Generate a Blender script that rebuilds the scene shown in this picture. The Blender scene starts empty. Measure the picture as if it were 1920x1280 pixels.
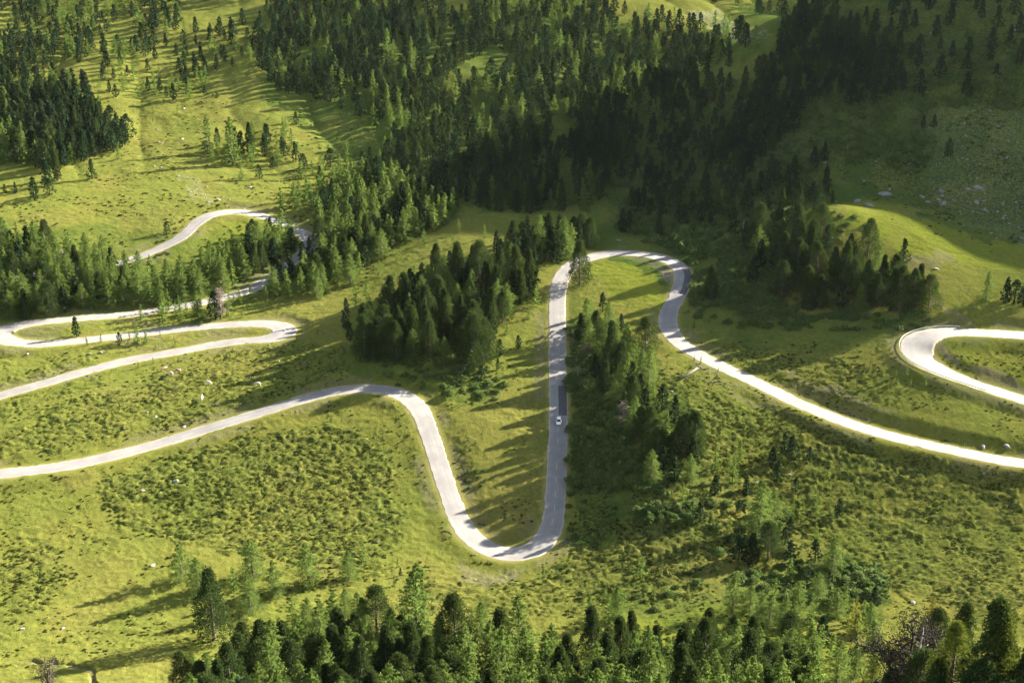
import bpy, bmesh, math, random
import numpy as np
from mathutils import Vector, Matrix

C = bpy.context.scene.collection
SC = bpy.context.scene
R = math.radians

# ------------------------------------------------------------------ camera, sky, sun, exposure
CAM_Z, PITCH, FPX = 198.0, 22.0, 2500.0
cam = bpy.data.cameras.new('camera')
cam_o = bpy.data.objects.new('camera', cam)
C.objects.link(cam_o)
cam_o.location = (0, 0, CAM_Z)
cam_o.rotation_euler = (R(90 - PITCH), 0, 0)
cam.sensor_width = 36.0
cam.lens = FPX / 1920 * 36
cam.clip_start, cam.clip_end = 1.0, 6000.0
SC.camera = cam_o

SUN_EL, SUN_AZ = 24.0, 25.0            # azimuth: degrees from +X (right) towards +Y (away)
world = bpy.data.worlds.new('World')
SC.world = world
world.use_nodes = True
wn = world.node_tree.nodes
sky = wn.new('ShaderNodeTexSky')
sky.sky_type = 'NISHITA'
sky.sun_disc = False
sky.sun_elevation = R(SUN_EL)
sky.sun_rotation = R(90 - SUN_AZ)
sky.altitude = 1800
hs = wn.new('ShaderNodeHueSaturation')          # white balance of the photograph: neutral shade
hs.inputs['Saturation'].default_value = 0.6
world.node_tree.links.new(sky.outputs[0], hs.inputs['Color'])
world.node_tree.links.new(hs.outputs[0], wn['Background'].inputs[0])
wn['Background'].inputs[1].default_value = 0.053
sun = bpy.data.lights.new('sun', 'SUN')
sun.energy = 5.0
sun.angle = R(0.5)
sun.color = (1.0, 0.92, 0.78)
sun_o = bpy.data.objects.new('sun', sun)
C.objects.link(sun_o)
to_sun = Vector((math.cos(R(SUN_EL)) * math.cos(R(SUN_AZ)), math.cos(R(SUN_EL)) * math.sin(R(SUN_AZ)), math.sin(R(SUN_EL))))
sun_o.rotation_euler = to_sun.to_track_quat('Z', 'Y').to_euler()
sun_o.location = (300, 200, 500)
SC.view_settings.view_transform = 'Standard'
SC.view_settings.look = 'None'
SC.view_settings.gamma = 1.0
SC.view_settings.exposure = 2.75
SC.cycles.max_bounces = 5
SC.cycles.diffuse_bounces = 2
SC.cycles.glossy_bounces = 2
SC.cycles.transmission_bounces = 3

CP, SP = math.cos(R(PITCH)), math.sin(R(PITCH))

def unproj(u, v, d):
    """photograph pixel (1920 wide) and depth along the view axis -> world point"""
    a, b = (np.asarray(u, float) - 960) / FPX, (np.asarray(v, float) - 640) / FPX
    d = np.asarray(d, float)
    return np.stack([d * a, d * (CP - b * SP), CAM_Z - d * (SP + b * CP)], -1)

def proj(p):
    x, y, z = p[..., 0], p[..., 1], p[..., 2] - CAM_Z
    d = y * CP - z * SP
    d = np.where(d < 1, 1, d)
    return 960 + FPX * x / d, 640 + FPX * (-(y * SP + z * CP)) / d, d

# ------------------------------------------------------------------ numpy noise
def _hash(ix, iy, seed):
    h = (ix.astype(np.int64) * 374761393 + iy.astype(np.int64) * 668265263 + seed * 1442695041) & 0x7fffffff
    h = ((h ^ (h >> 13)) * 1274126177) & 0x7fffffff
    h = ((h ^ (h >> 15)) * 668265263) & 0x7fffffff
    return (h & 0xffff) / 65535.0

def vnoise(x, y, seed=0):
    x = np.asarray(x, float); y = np.asarray(y, float)
    ix, iy = np.floor(x), np.floor(y)
    fx, fy = x - ix, y - iy
    fx = fx * fx * fx * (fx * (fx * 6 - 15) + 10); fy = fy * fy * fy * (fy * (fy * 6 - 15) + 10)
    a, b = _hash(ix, iy, seed), _hash(ix + 1, iy, seed)
    c, d = _hash(ix, iy + 1, seed), _hash(ix + 1, iy + 1, seed)
    return (a + (b - a) * fx) * (1 - fy) + (c + (d - c) * fx) * fy

def fbm(x, y, seed=0, octs=4, gain=0.5):
    s, a, t = 0, 1.0, 0
    for k in range(octs):
        s = s + a * vnoise(x * 2 ** k + 17.3 * k, y * 2 ** k - 9.1 * k, seed + k); t += a; a *= gain
    return s / t

def smooth(a, b, x):
    t = np.clip((x - a) / (b - a), 0, 1)
    return t * t * (3 - 2 * t)

# ------------------------------------------------------------------ base terrain: thin plate spline through estimated control points
PTS = [
 (960,1800,160),(960,1500,232),(960,1380,285),(960,1280,332),(960,1150,374),(960,1050,403),(1046,790,460),(1046,640,500),
 (1100,540,528),(1170,475,556),(1100,430,585),(960,400,600),(960,300,665),(960,150,760),(960,0,860),(960,-200,980),(900,-400,1150),
 (500,1800,165),(500,1500,235),(500,1280,335),(500,1150,370),(500,1000,410),(500,800,455),(560,700,485),(535,615,520),(640,560,545),
 (640,480,585),(584,445,600),(640,350,650),(640,200,740),(640,0,870),
 (0,1800,170),(0,1500,240),(0,1280,338),(0,1100,385),(0,1000,408),(0,885,432),(0,742,475),(0,645,508),(0,600,522),(0,520,550),
 (250,480,578),(400,397,610),(0,400,600),(100,300,670),(100,150,770),(0,0,880),(300,0,880),(0,-300,1060),
 (-400,1280,345),(-400,885,440),(-400,600,530),(-400,300,680),(-400,0,880),
 (700,725,470),(850,950,424),(830,870,440),(780,600,508),(850,500,546),(930,800,452),
 (1400,1800,160),(1900,1800,105),(1400,1500,210),(1700,1345,150),(1930,1335,150),(2200,1300,150),(1560,1400,175),(1400,1280,322),(1900,1275,292),(1650,1275,305),(1400,1100,385),(1900,1080,386),
 (1900,960,414),(1400,940,422),(1250,900,416),(1250,750,452),(1180,700,472),(1190,820,438),(1120,900,430),(1252,595,510),(1281,515,535),(1480,749,456),(1900,867,428),
 (1718,650,473),(1784,620,483),(1920,629,484),(1784,704,463),(1918,750,457),(1500,650,485),(1500,560,511),(1650,550,502),
 (1400,480,545),(1560,390,540),(1700,395,552),(1800,428,545),(1900,472,533),(2050,520,505),(1560,374,578),(1750,372,575),(1900,425,550),
 (1700,300,598),(1900,300,580),(1700,150,625),(1900,150,605),(1700,0,675),(1900,0,655),(1500,300,590),(1300,400,580),(1200,420,582),
 (1500,150,640),(1440,60,655),(1400,120,650),(1300,240,640),(1200,340,630),(1520,0,675),
 (1400,60,820),(1300,30,840),(1280,150,770),(1480,20,880),(1150,250,690),(1430,126,740),(1150,100,800),
]
WPTS = [
 (574,543,130),(544,609,178),(529,640,190),(507,687,203),(497,708,219),(483,739,240),(460,788,260),(436,839,268),(418,879,243),(392,933,150),(370,985,112),  # unseen ridge off to the right, heights shaped to place its shadow edge
 (500,480,85),(500,400,45),(500,300,20),(450,200,40),(530,990,140),(300,950,108),(500,1250,150),(100,1150,150),(-300,1150,150),(-600,900,110),(-600,600,30),(-600,300,10),(-500,100,60),
 (0,0,150),(300,0,150),(-300,0,150),(900,700,260),(900,400,120),(900,1000,220),
]
cp = np.concatenate([unproj(*np.array(PTS, float).T), np.array(WPTS, float)])

def tps_fit(p, lam=0.0):
    n = len(p)
    q = p[:, :2] / 100.0
    r2 = ((q[:, None] - q[None]) ** 2).sum(-1)
    K = 0.5 * r2 * np.log(r2 + 1e-12) + lam * np.eye(n)
    P = np.concatenate([np.ones((n, 1)), q], 1)
    A = np.block([[K, P], [P.T, np.zeros((3, 3))]])
    return q, np.linalg.solve(A, np.concatenate([p[:, 2], np.zeros(3)]))
tq, tw = tps_fit(cp, 0.02)

def tps(x, y):
    x = x / 100.0; y = y / 100.0
    z = tw[-3] + tw[-2] * x + tw[-1] * y
    for (a, b), w in zip(tq, tw[:-3]):
        r2 = (x - a) ** 2 + (y - b) ** 2
        z = z + (0.5 * w) * r2 * np.log(r2 + 1e-12)
    return z

# height raster, 1 m cells
GX0, GX1, GY0, GY1, GS = -560.0, 640.0, 60.0, 1240.0, 1.0
def cubic_up(a, k):
    """Catmull-Rom upsampling of both axes by k"""
    for ax in (0, 1):
        a = np.moveaxis(a, ax, 0)
        n = a.shape[0]
        pos = np.arange((n - 1) * k + 1) / k
        i = np.minimum(pos.astype(int), n - 2); t = (pos - i)[:, None]
        g = lambda o: a[np.clip(i + o, 0, n - 1)]
        p0, p1, p2, p3 = g(-1), g(0), g(1), g(2)
        a = 0.5 * (2 * p1 + (p2 - p0) * t + (2 * p0 - 5 * p1 + 4 * p2 - p3) * t * t + (3 * p1 - p0 - 3 * p2 + p3) * t ** 3)
        a = np.moveaxis(a, 0, ax)
    return a
_cx = np.arange(GX0, GX1 + 1, 10.0); _cy = np.arange(GY0, GY1 + 1, 10.0)
_X, _Y = np.meshgrid(_cx, _cy)
H = cubic_up(tps(_X, _Y), 10)
gx = np.arange(GX0, GX1 + .5, GS); gy = np.arange(GY0, GY1 + .5, GS)
GXX, GYY = np.meshgrid(gx, gy)
_rw = GXX + 14 * fbm(GXX / 60, GYY / 60, 6, 2)
_gul = 1 - np.abs(2 * vnoise((_rw + .35 * GYY) / 34, GYY / 190, 14) - 1)            # gullies and ribs running down the far slopes
H = H + ((fbm(GXX / 50, GYY / 50, 5, 4) - .5) * 9.0 - (_gul ** 3) * 2.6 + .7) * smooth(590, 720, GYY) + (fbm(GXX / 28, GYY / 28, 9, 3) - .5) * 1.6

def samp(A, x, y):
    fx = np.clip((np.asarray(x, float) - GX0) / GS, 0, A.shape[1] - 1.001); fy = np.clip((np.asarray(y, float) - GY0) / GS, 0, A.shape[0] - 1.001)
    i, j = fx.astype(int), fy.astype(int); a, b = fx - i, fy - j
    return (A[j, i] * (1 - a) + A[j, i + 1] * a) * (1 - b) + (A[j + 1, i] * (1 - a) + A[j + 1, i + 1] * a) * b

def raycast(u, v, A=None, d0=110.0):
    """first hit of the view ray of each pixel with the height raster"""
    A = H if A is None else A
    u = np.atleast_1d(np.asarray(u, float)); v = np.atleast_1d(np.asarray(v, float))
    hit = np.full(len(u), np.nan); prev = None
    for d in np.arange(d0, 1400, 1.0):
        p = unproj(u, v, np.full(len(u), d))
        g = p[:, 2] - samp(A, p[:, 0], p[:, 1])
        if prev is not None:
            m = np.isnan(hit) & (g <= 0) & (prev > 0)
            hit[m] = d - 1 + prev[m] / (prev[m] - g[m])
        prev = g
    hit = np.where(np.isnan(hit), 1390, hit)
    p = unproj(u, v, hit)
    return p, hit

# ------------------------------------------------------------------ roads: traced centre lines laid on the slope
ROADS = {
 'main_road': [(-700,880),(-420,890),(-240,893),(-140,893),(-60,892),(0,887),(60,881),(130,872),(200,857),(300,831),(400,800),(500,769),(580,745),(640,731),(690,726),(730,730),(765,744),(787,768),
   (805,812),(822,865),(838,915),(851,951),(866,984),(884,1008),(914,1030),(950,1041),(986,1038),(1014,1022),(1032,994),(1040,950),(1044,870),(1047,790),(1046,700),(1045,620),
   (1045,561),(1052,522),(1076,494),(1118,479),(1170,474),(1222,478),(1262,490),(1281,512),(1273,548),(1256,580),(1252,605),(1262,630),(1290,654),(1340,680),(1400,708),
   (1448,731),(1481,748),(1560,782),(1620,803),(1720,830),(1800,847),(1880,863),(1920,869),(1990,876),(2080,884),(2300,905),(2650,935)],
 'upper_road': [(2600,690),(2300,662),(2080,640),(1980,633),(1920,629),(1850,625),(1795,620),(1748,624),(1721,638),(1719,660),(1740,682),(1785,704),(1851,728),(1918,750),(1980,768),(2080,795),(2300,842),(2600,880)],
 'valley_road': [(-600,850),(-350,820),(-120,775),(-40,754),(0,741),(80,719),(168,693),(250,674),(336,658),(437,641),(490,636),(525,629),(536,618),(520,609),(485,606),(437,608),(336,617),(250,627),
   (168,636),(90,644),(50,645),(14,640),(-1,626),(14,614),(50,606),(110,600),(168,595),(252,588),(302,581),(345,573),(395,564),(443,552),(477,540),(504,521),(537,499),(568,475),
   (582,457),(580,445),(564,436),(537,423),(497,406),(465,398),(437,395),(410,398),(386,405),(366,419),(353,434),(337,447),(319,457),(290,470),(268,480),(235,490),(188,499),(120,508),(30,520),(-120,535),(-300,540)],
}
def catmull(P, step=1.0):
    P = np.asarray(P, float); out = []
    for i in range(len(P) - 1):
        p0, p1, p2, p3 = P[max(i - 1, 0)], P[i], P[i + 1], P[min(i + 2, len(P) - 1)]
        n = max(2, int(np.linalg.norm(p2 - p1) / step))
        t = np.linspace(0, 1, n, endpoint=False)[:, None]
        out.append(0.5 * (2 * p1 + (p2 - p0) * t + (2 * p0 - 5 * p1 + 4 * p2 - p3) * t * t + (3 * p1 - p0 - 3 * p2 + p3) * t ** 3))
    out.append(P[-1:])
    return np.concatenate(out)
def gsm(a, sig):
    k = np.arange(-int(3 * sig), int(3 * sig) + 1); w = np.exp(-.5 * (k / sig) ** 2); w /= w.sum()
    pad = np.concatenate([np.repeat(a[:1], len(k) // 2, 0), a, np.repeat(a[-1:], len(k) // 2, 0)])
    return np.stack([np.convolve(pad[:, c], w, 'valid') for c in range(a.shape[1])], 1)
def resample(p, step):
    s = np.concatenate([[0], np.cumsum(np.linalg.norm(np.diff(p[:, :2], axis=0), axis=1))])
    t = np.arange(0, s[-1], step)
    return np.stack([np.interp(t, s, p[:, k]) for k in range(p.shape[1])], 1)
road = {}
for name, px in ROADS.items():
    uv = catmull(px, 3.0)
    p, _ = raycast(uv[:, 0], uv[:, 1])
    p = resample(p, 0.5)
    xy = gsm(p[:, :2], 5); z = gsm(p[:, 2:], 16)
    p = np.concatenate([xy, z], 1)
    t = np.gradient(p[:, :2], axis=0); t /= np.linalg.norm(t, axis=1)[:, None]
    ang = np.unwrap(np.arctan2(t[:, 1], t[:, 0])); curv = gsm((np.gradient(ang) / 0.5)[:, None], 10)[:, 0]
    base = {'main_road': 3.05, 'upper_road': 3.3, 'valley_road': 2.75}[name]
    gain = {'main_road': 10.0, 'upper_road': 26.0, 'valley_road': 14.0}[name]
    hw = base + np.minimum(gain * np.abs(curv), 2.2)
    road[name] = dict(p=p, n=np.stack([-t[:, 1], t[:, 0]], 1), hw=hw)

# distance field to the roads (edge distance) and blended road height
ED = np.full(H.shape, 99.0); SW = np.zeros(H.shape); SZ = np.zeros(H.shape)
rad = 16
for r in road.values():
    for (x, y, z), hw in zip(r['p'][::2], r['hw'][::2]):
        i, j = int(round((x - GX0) / GS)), int(round((y - GY0) / GS))
        i0, i1, j0, j1 = max(i - rad, 0), min(i + rad + 1, H.shape[1]), max(j - rad, 0), min(j + rad + 1, H.shape[0])
        if i0 >= i1 or j0 >= j1: continue
        d2 = (gx[i0:i1][None] - x) ** 2 + (gy[j0:j1][:, None] - y) ** 2
        w = 1 / (d2 + .6) ** 3
        SW[j0:j1, i0:i1] += w; SZ[j0:j1, i0:i1] += w * z
        ED[j0:j1, i0:i1] = np.minimum(ED[j0:j1, i0:i1], np.sqrt(d2) - hw)
RZ = np.where(SW > 0, SZ / np.maximum(SW, 1e-12), H)
blend = 1 - smooth(1.6, 7.5, ED)
H = H * (1 - blend) + (RZ - 0.07) * blend
ED = np.clip(ED, -6, 40)

# ------------------------------------------------------------------ small mesh helpers
def link_mesh(name, verts, faces, mat=None, parent=None, smooth_shade=False, attrs=None, loops_per=None):
    """verts (n,3), faces (m,k) numpy -> one mesh object; attrs: name -> (n,4) point colours"""
    me = bpy.data.meshes.new(name)
    fill_mesh(me, verts, faces, smooth_shade, attrs)
    if mat: me.materials.append(mat)
    o = bpy.data.objects.new(name, me); C.objects.link(o)
    if parent: o.parent = parent
    return o
def fill_mesh(me, verts, faces, smooth_shade=False, attrs=None):
    verts = np.asarray(verts, np.float32); faces = np.asarray(faces, np.int32)
    k = faces.shape[1]
    me.vertices.add(len(verts)); me.vertices.foreach_set('co', verts.ravel())
    me.loops.add(faces.size); me.loops.foreach_set('vertex_index', faces.ravel())
    me.polygons.add(len(faces)); me.polygons.foreach_set('loop_start', np.arange(0, faces.size, k, dtype=np.int32))
    me.polygons.foreach_set('loop_total', np.full(len(faces), k, np.int32))
    if smooth_shade: me.polygons.foreach_set('use_smooth', np.ones(len(faces), bool))
    me.update(calc_edges=True)
    for n, a in (attrs or {}).items():
        at = me.attributes.new(n, 'FLOAT_COLOR', 'POINT')
        at.data.foreach_set('color', np.asarray(a, np.float32).ravel())

def tag(o, label=None, cat=None, group=None, kind=None):
    if label: o['label'] = label
    if cat: o['category'] = cat
    if group: o['group'] = group
    if kind: o['kind'] = kind
    return o

# ------------------------------------------------------------------ materials
class NT:
    def __init__(s, name):
        s.m = bpy.data.materials.new(name); s.m.use_nodes = True
        s.t = s.m.node_tree; s.t.nodes.clear()
        s.out = s.n('ShaderNodeOutputMaterial')
    def n(s, typ, **kw):
        nd = s.t.nodes.new(typ)
        for k, v in kw.items(): setattr(nd, k, v)
        return nd
    def l(s, a, b): s.t.links.new(a, b)
    def attr(s, name):
        return s.n('ShaderNodeAttribute', attribute_name=name)
    def noise(s, scale, detail=3, rough=.55, vec=None):
        nd = s.n('ShaderNodeTexNoise'); nd.inputs['Scale'].default_value = scale; nd.inputs['Detail'].default_value = detail
        nd.inputs['Roughness'].default_value = rough
        if vec is not None: s.l(vec, nd.inputs['Vector'])
        return nd.outputs['Fac']
    def ramp(s, fac, a, b, ca=(0, 0, 0, 1), cb=(1, 1, 1, 1)):
        nd = s.n('ShaderNodeValToRGB'); e = nd.color_ramp.elements
        e[0].position, e[1].position, e[0].color, e[1].color = a, b, ca, cb
        s.l(fac, nd.inputs[0]); return nd.outputs[0]
    def mix(s, fac, a, b, typ='MIX'):
        nd = s.n('ShaderNodeMix', data_type='RGBA', blend_type=typ)
        for sock, val in ((nd.inputs[0], fac), (nd.inputs[6], a), (nd.inputs[7], b)):
            if isinstance(val, bpy.types.NodeSocket): s.l(val, sock)
            elif isinstance(val, (int, float)): sock.default_value = val
            else: sock.default_value = (*val, 1)
        return nd.outputs[2]
    def math(s, op, a, b=0.0):
        nd = s.n('ShaderNodeMath', operation=op)
        for sock, val in ((nd.inputs[0], a), (nd.inputs[1], b)):
            if isinstance(val, bpy.types.NodeSocket): s.l(val, sock)
            else: sock.default_value = val
        return nd.outputs[0]

def mat_ground():
    t = NT('alpine_meadow')
    pos = t.n('ShaderNodeNewGeometry').outputs['Position']
    cov = t.n('ShaderNodeSeparateColor'); t.l(t.attr('cover').outputs['Color'], cov.inputs[0])
    cov2 = t.n('ShaderNodeSeparateColor'); t.l(t.attr('cover_two').outputs['Color'], cov2.inputs[0])
    heath, lush, dirt = cov.outputs
    rock, verge, dry = cov2.outputs
    big = t.ramp(t.noise(.035, 4, .6, pos), .35, .65)
    mid = t.ramp(t.noise(.35, 4, .65, pos), .32, .68)
    fine = t.ramp(t.noise(1.6, 3, .6, pos), .3, .7)
    c = t.mix(big, (.202, .194, .034), (.140, .166, .024))
    c = t.mix(t.math('MULTIPLY', mid, .55), c, (.078, .106, .018))
    c = t.mix(t.math('MULTIPLY', fine, .5), c, (.215, .212, .060))
    c = t.mix(t.math('MULTIPLY', lush, .75), c, (.175, .205, .024))  # lush grass, brightened so the knoll reads as sunlit
    c = t.mix(t.math('MULTIPLY', t.attr('cover').outputs['Alpha'], .85), c, t.mix(mid, (.072, .118, .022), (.045, .085, .018)))  # rank green that also paints shaded ground darker
    c = t.mix(t.math('MULTIPLY', dry, .7), c, (.23, .19, .055))
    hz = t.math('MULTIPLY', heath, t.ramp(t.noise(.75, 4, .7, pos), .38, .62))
    c = t.mix(hz, c, (.030, .048, .012))  # heath colour, also darkening the shaded right slope
    dz = t.math('MULTIPLY', dirt, t.ramp(t.noise(.9, 5, .7, pos), .3, .6))
    c = t.mix(dz, c, t.mix(fine, (.13, .105, .07), (.24, .20, .15)))
    rz = t.math('MULTIPLY', rock, t.ramp(t.noise(1.3, 5, .7, pos), .5, .62))
    c = t.mix(rz, c, (.33, .31, .28))
    c = t.mix(t.math('MULTIPLY', verge, t.math('ADD', .45, t.math('MULTIPLY', mid, .5))), c, (.27, .235, .085))
    bump = t.n('ShaderNodeBump'); bump.inputs['Strength'].default_value = .85; bump.inputs['Distance'].default_value = .35
    t.l(t.noise(2.2, 4, .7, pos), bump.inputs['Height'])
    d = t.n('ShaderNodeBsdfDiffuse'); d.inputs['Roughness'].default_value = .8
    t.l(c, d.inputs['Color']); t.l(bump.outputs[0], d.inputs['Normal'])
    t.l(d.outputs[0], t.out.inputs[0])
    return t.m
def mat_simple(name, ca, cb, scale, rough=.9, bump=.3, detail=4, coord='obj'):
    t = NT(name)
    if coord == 'obj': pos = t.n('ShaderNodeTexCoord').outputs['Object']
    else: pos = t.n('ShaderNodeNewGeometry').outputs['Position']
    f = t.ramp(t.noise(scale, detail, .65, pos), .35, .65)
    p = t.n('ShaderNodeBsdfPrincipled'); p.inputs['Roughness'].default_value = rough
    p.inputs['Specular IOR Level'].default_value = .2
    t.l(t.mix(f, ca, cb), p.inputs['Base Color'])
    if bump:
        b = t.n('ShaderNodeBump'); b.inputs['Strength'].default_value = bump; b.inputs['Distance'].default_value = .1
        t.l(t.noise(scale * 3, 4, .7, pos), b.inputs['Height']); t.l(b.outputs[0], p.inputs['Normal'])
    t.l(p.outputs[0], t.out.inputs[0])
    return t.m
def mat_road():
    t = NT('weathered_asphalt')
    pos = t.n('ShaderNodeNewGeometry').outputs['Position']
    lane = t.n('ShaderNodeSeparateColor'); t.l(t.attr('lane').outputs['Color'], lane.inputs[0])
    c = t.mix(t.ramp(t.noise(.16, 4, .6, pos), .35, .65), (.185, .175, .164), (.255, .242, .226))
    c = t.mix(t.math('MULTIPLY', t.ramp(t.noise(2.5, 5, .7, pos), .4, .7), .35), c, (.18, .172, .165))
    c = t.mix(t.math('MULTIPLY', lane.outputs[0], .6), c, (.17, .163, .16))       # worn wheel tracks and tar seams
    c = t.mix(t.math('MULTIPLY', lane.outputs[1], .8), c, (.34, .30, .23))        # gravelly edge
    c = t.mix(lane.outputs[2], c, (.22, .195, .075))
    p = t.n('ShaderNodeBsdfPrincipled'); p.inputs['Roughness'].default_value = .85; p.inputs['Specular IOR Level'].default_value = .25
    t.l(c, p.inputs['Base Color'])
    b = t.n('ShaderNodeBump'); b.inputs['Strength'].default_value = .15; b.inputs['Distance'].default_value = .05
    t.l(t.noise(6, 3, .7, pos), b.inputs['Height']); t.l(b.outputs[0], p.inputs['Normal'])
    t.l(p.outputs[0], t.out.inputs[0])
    return t.m
def mat_leaf(name, ca, cb, cc, trans=.35, tcol=None):
    """needles and leaves: tint attribute picks the shade of each tuft, a per-object random shifts whole trees"""
    t = NT(name)
    sep = t.n('ShaderNodeSeparateColor'); t.l(t.attr('tint').outputs['Color'], sep.inputs[0])
    rnd = t.n('ShaderNodeObjectInfo').outputs['Random']
    c = t.mix(sep.outputs[0], ca, cb)
    sel = t.math('FRACT', t.math('ADD', rnd, sep.outputs[1]))
    c = t.mix(t.math('MULTIPLY', sel, .6), c, cc)
    d = t.n('ShaderNodeBsdfDiffuse'); t.l(c, d.inputs[0])
    tr = t.n('ShaderNodeBsdfTranslucent')
    t.l(t.mix(.5, c, tcol) if tcol else c, tr.inputs[0])
    mx = t.n('ShaderNodeMixShader'); mx.inputs[0].default_value = trans
    t.l(d.outputs[0], mx.inputs[1]); t.l(tr.outputs[0], mx.inputs[2]); t.l(mx.outputs[0], t.out.inputs[0])
    return t.m
def mat_flat(name, col, rough=.5, metal=0.0, coat=0.0):
    t = NT(name)
    p = t.n('ShaderNodeBsdfPrincipled'); p.inputs['Roughness'].default_value = rough; p.inputs['Metallic'].default_value = metal
    p.inputs['Base Color'].default_value = (*col, 1)
    if coat: p.inputs['Coat Weight'].default_value = coat
    t.l(p.outputs[0], t.out.inputs[0]); return t.m

M = dict(
    ground=mat_ground(), road=mat_road(),
    patch=mat_simple('fresh_asphalt_patch', (.060, .059, .062), (.085, .083, .085), 1.2, .8, .2, coord='w'),
    worn=mat_simple('worn_grey_asphalt', (.16, .153, .15), (.20, .19, .185), .8, .85, .2, coord='w'),
    paint=mat_simple('faded_road_paint', (.42, .41, .39), (.30, .29, .275), 1.5, .7, 0, coord='w'),
    bark=mat_simple('grey_brown_bark', (.10, .075, .055), (.17, .14, .115), 3.0, .95, .6),
    deadwood=mat_simple('bleached_dead_wood', (.20, .18, .165), (.33, .30, .28), 2.5, .9, .4),
    darkwood=mat_simple('dark_weathered_wood', (.038, .030, .025), (.08, .065, .055), 2.5, .95, .5),
    rock=mat_simple('pale_granite', (.15, .142, .13), (.27, .255, .235), .8, .95, .6),
    larch=mat_leaf('larch_needles', (.090, .140, .030), (.150, .200, .052), (.070, .130, .028), .42, (.20, .27, .05)),
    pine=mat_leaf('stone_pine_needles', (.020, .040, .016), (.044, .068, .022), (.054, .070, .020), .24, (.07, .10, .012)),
    pine_far=mat_leaf('shadowy_stone_pine_needles', (.013, .030, .017), (.030, .052, .024), (.040, .056, .020), .18, (.05, .08, .014)),  # same needles, darkened and blued to put far shade into the colour
    alder=mat_leaf('alder_leaves', (.085, .128, .034), (.150, .188, .064), (.060, .110, .024), .3),
    heath=mat_leaf('dwarf_shrub_leaves', (.050, .066, .014), (.085, .105, .022), (.060, .058, .018), .25),
)

# ------------------------------------------------------------------ ground sheet: fine where it is near, coarse far out
def pip(u, v, poly):
    inside = np.zeros(u.shape, bool)
    n = len(poly)
    for k in range(n):
        x1, y1 = poly[k]; x2, y2 = poly[(k + 1) % n]
        if y1 == y2: continue
        c = ((y1 > v) != (y2 > v)) & (u < (x2 - x1) * (v - y1) / (y2 - y1) + x1)
        inside ^= c
    return inside

HEATH_AND_SHADE = [  # (pixel outline, strength): tussocky dwarf-shrub heath, plus darkening painted over the shaded right slope
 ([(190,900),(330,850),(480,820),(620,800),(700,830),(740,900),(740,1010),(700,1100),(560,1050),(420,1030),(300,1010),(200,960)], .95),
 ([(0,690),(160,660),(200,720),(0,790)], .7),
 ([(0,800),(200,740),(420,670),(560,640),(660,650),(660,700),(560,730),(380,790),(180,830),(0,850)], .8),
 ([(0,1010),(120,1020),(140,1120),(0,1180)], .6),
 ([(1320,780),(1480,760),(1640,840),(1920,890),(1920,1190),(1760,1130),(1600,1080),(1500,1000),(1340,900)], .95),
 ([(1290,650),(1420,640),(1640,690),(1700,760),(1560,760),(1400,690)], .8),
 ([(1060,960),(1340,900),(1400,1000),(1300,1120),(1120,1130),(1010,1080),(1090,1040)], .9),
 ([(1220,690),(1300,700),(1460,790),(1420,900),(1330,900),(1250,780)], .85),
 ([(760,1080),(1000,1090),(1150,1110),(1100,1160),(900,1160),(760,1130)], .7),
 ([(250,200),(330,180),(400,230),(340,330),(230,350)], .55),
 ([(1480,-40),(1960,-40),(1960,440),(1650,372),(1540,340)], .85),  # heath laid on to deepen this slope's shade in the ground colour
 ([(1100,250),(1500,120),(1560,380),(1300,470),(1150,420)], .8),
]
DIRT = [([(840,1050),(960,1075),(1010,1060),(960,1095),(900,1095),(850,1080)], .45), ([(1290,690),(1420,750),(1600,815),(1520,800),(1350,730)], .45),
        ([(1780,690),(1860,720),(1920,735),(1920,720),(1850,695)], .8), ([(1420,690),(1560,750),(1700,790),(1680,770),(1560,730)], .5),
        ([(1690,470),(1780,470),(1790,500),(1720,510)], .5), ([(1195,485),(1255,500),(1265,530),(1250,520),(1225,498)], 1.0),
        ([(1752,640),(1775,628),(1770,660),(1790,690),(1765,680)], 1.0)]
LUSH = [([(1100,500),(1180,480),(1250,510),(1250,570),(1190,610),(1140,560)], .9), ([(1570,380),(1700,400),(1920,470),(1920,520),(1750,480),(1600,430)], .9),  # lush grass; on the knoll its bright tone also stands in for sunlight
        ([(1780,640),(1920,640),(1920,720),(1810,690)], .7), ([(1130,1180),(1330,1140),(1420,1150),(1600,1210),(1600,1280),(1200,1280)], .8), ([(390,420),(520,410),(560,440),(420,470),(360,460)], .7)]
DRYP = [([(840,900),(1020,900),(1010,1000),(950,1025),(880,1000)], .55), ([(100,870),(190,880),(180,920),(100,910)], .5), ([(40,640),(180,645),(480,615),(510,620),(300,640)], .35), ([(850,760),(1020,700),(1020,900),(840,900)], .3)]
ROCKP = [([(850,1060),(990,1070),(960,1095),(880,1090)], .2), ([(1700,200),(1920,180),(1920,470),(1760,380)], .25), ([(1270,20),(1340,20),(1440,75),(1380,80)], .9), ([(360,320),(420,380),(380,390),(330,350)], .4),
         ([(1480,160),(1530,170),(1540,200),(1490,190)], .8), ([(1190,490),(1262,510),(1268,535),(1250,525)], .6)]

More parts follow.
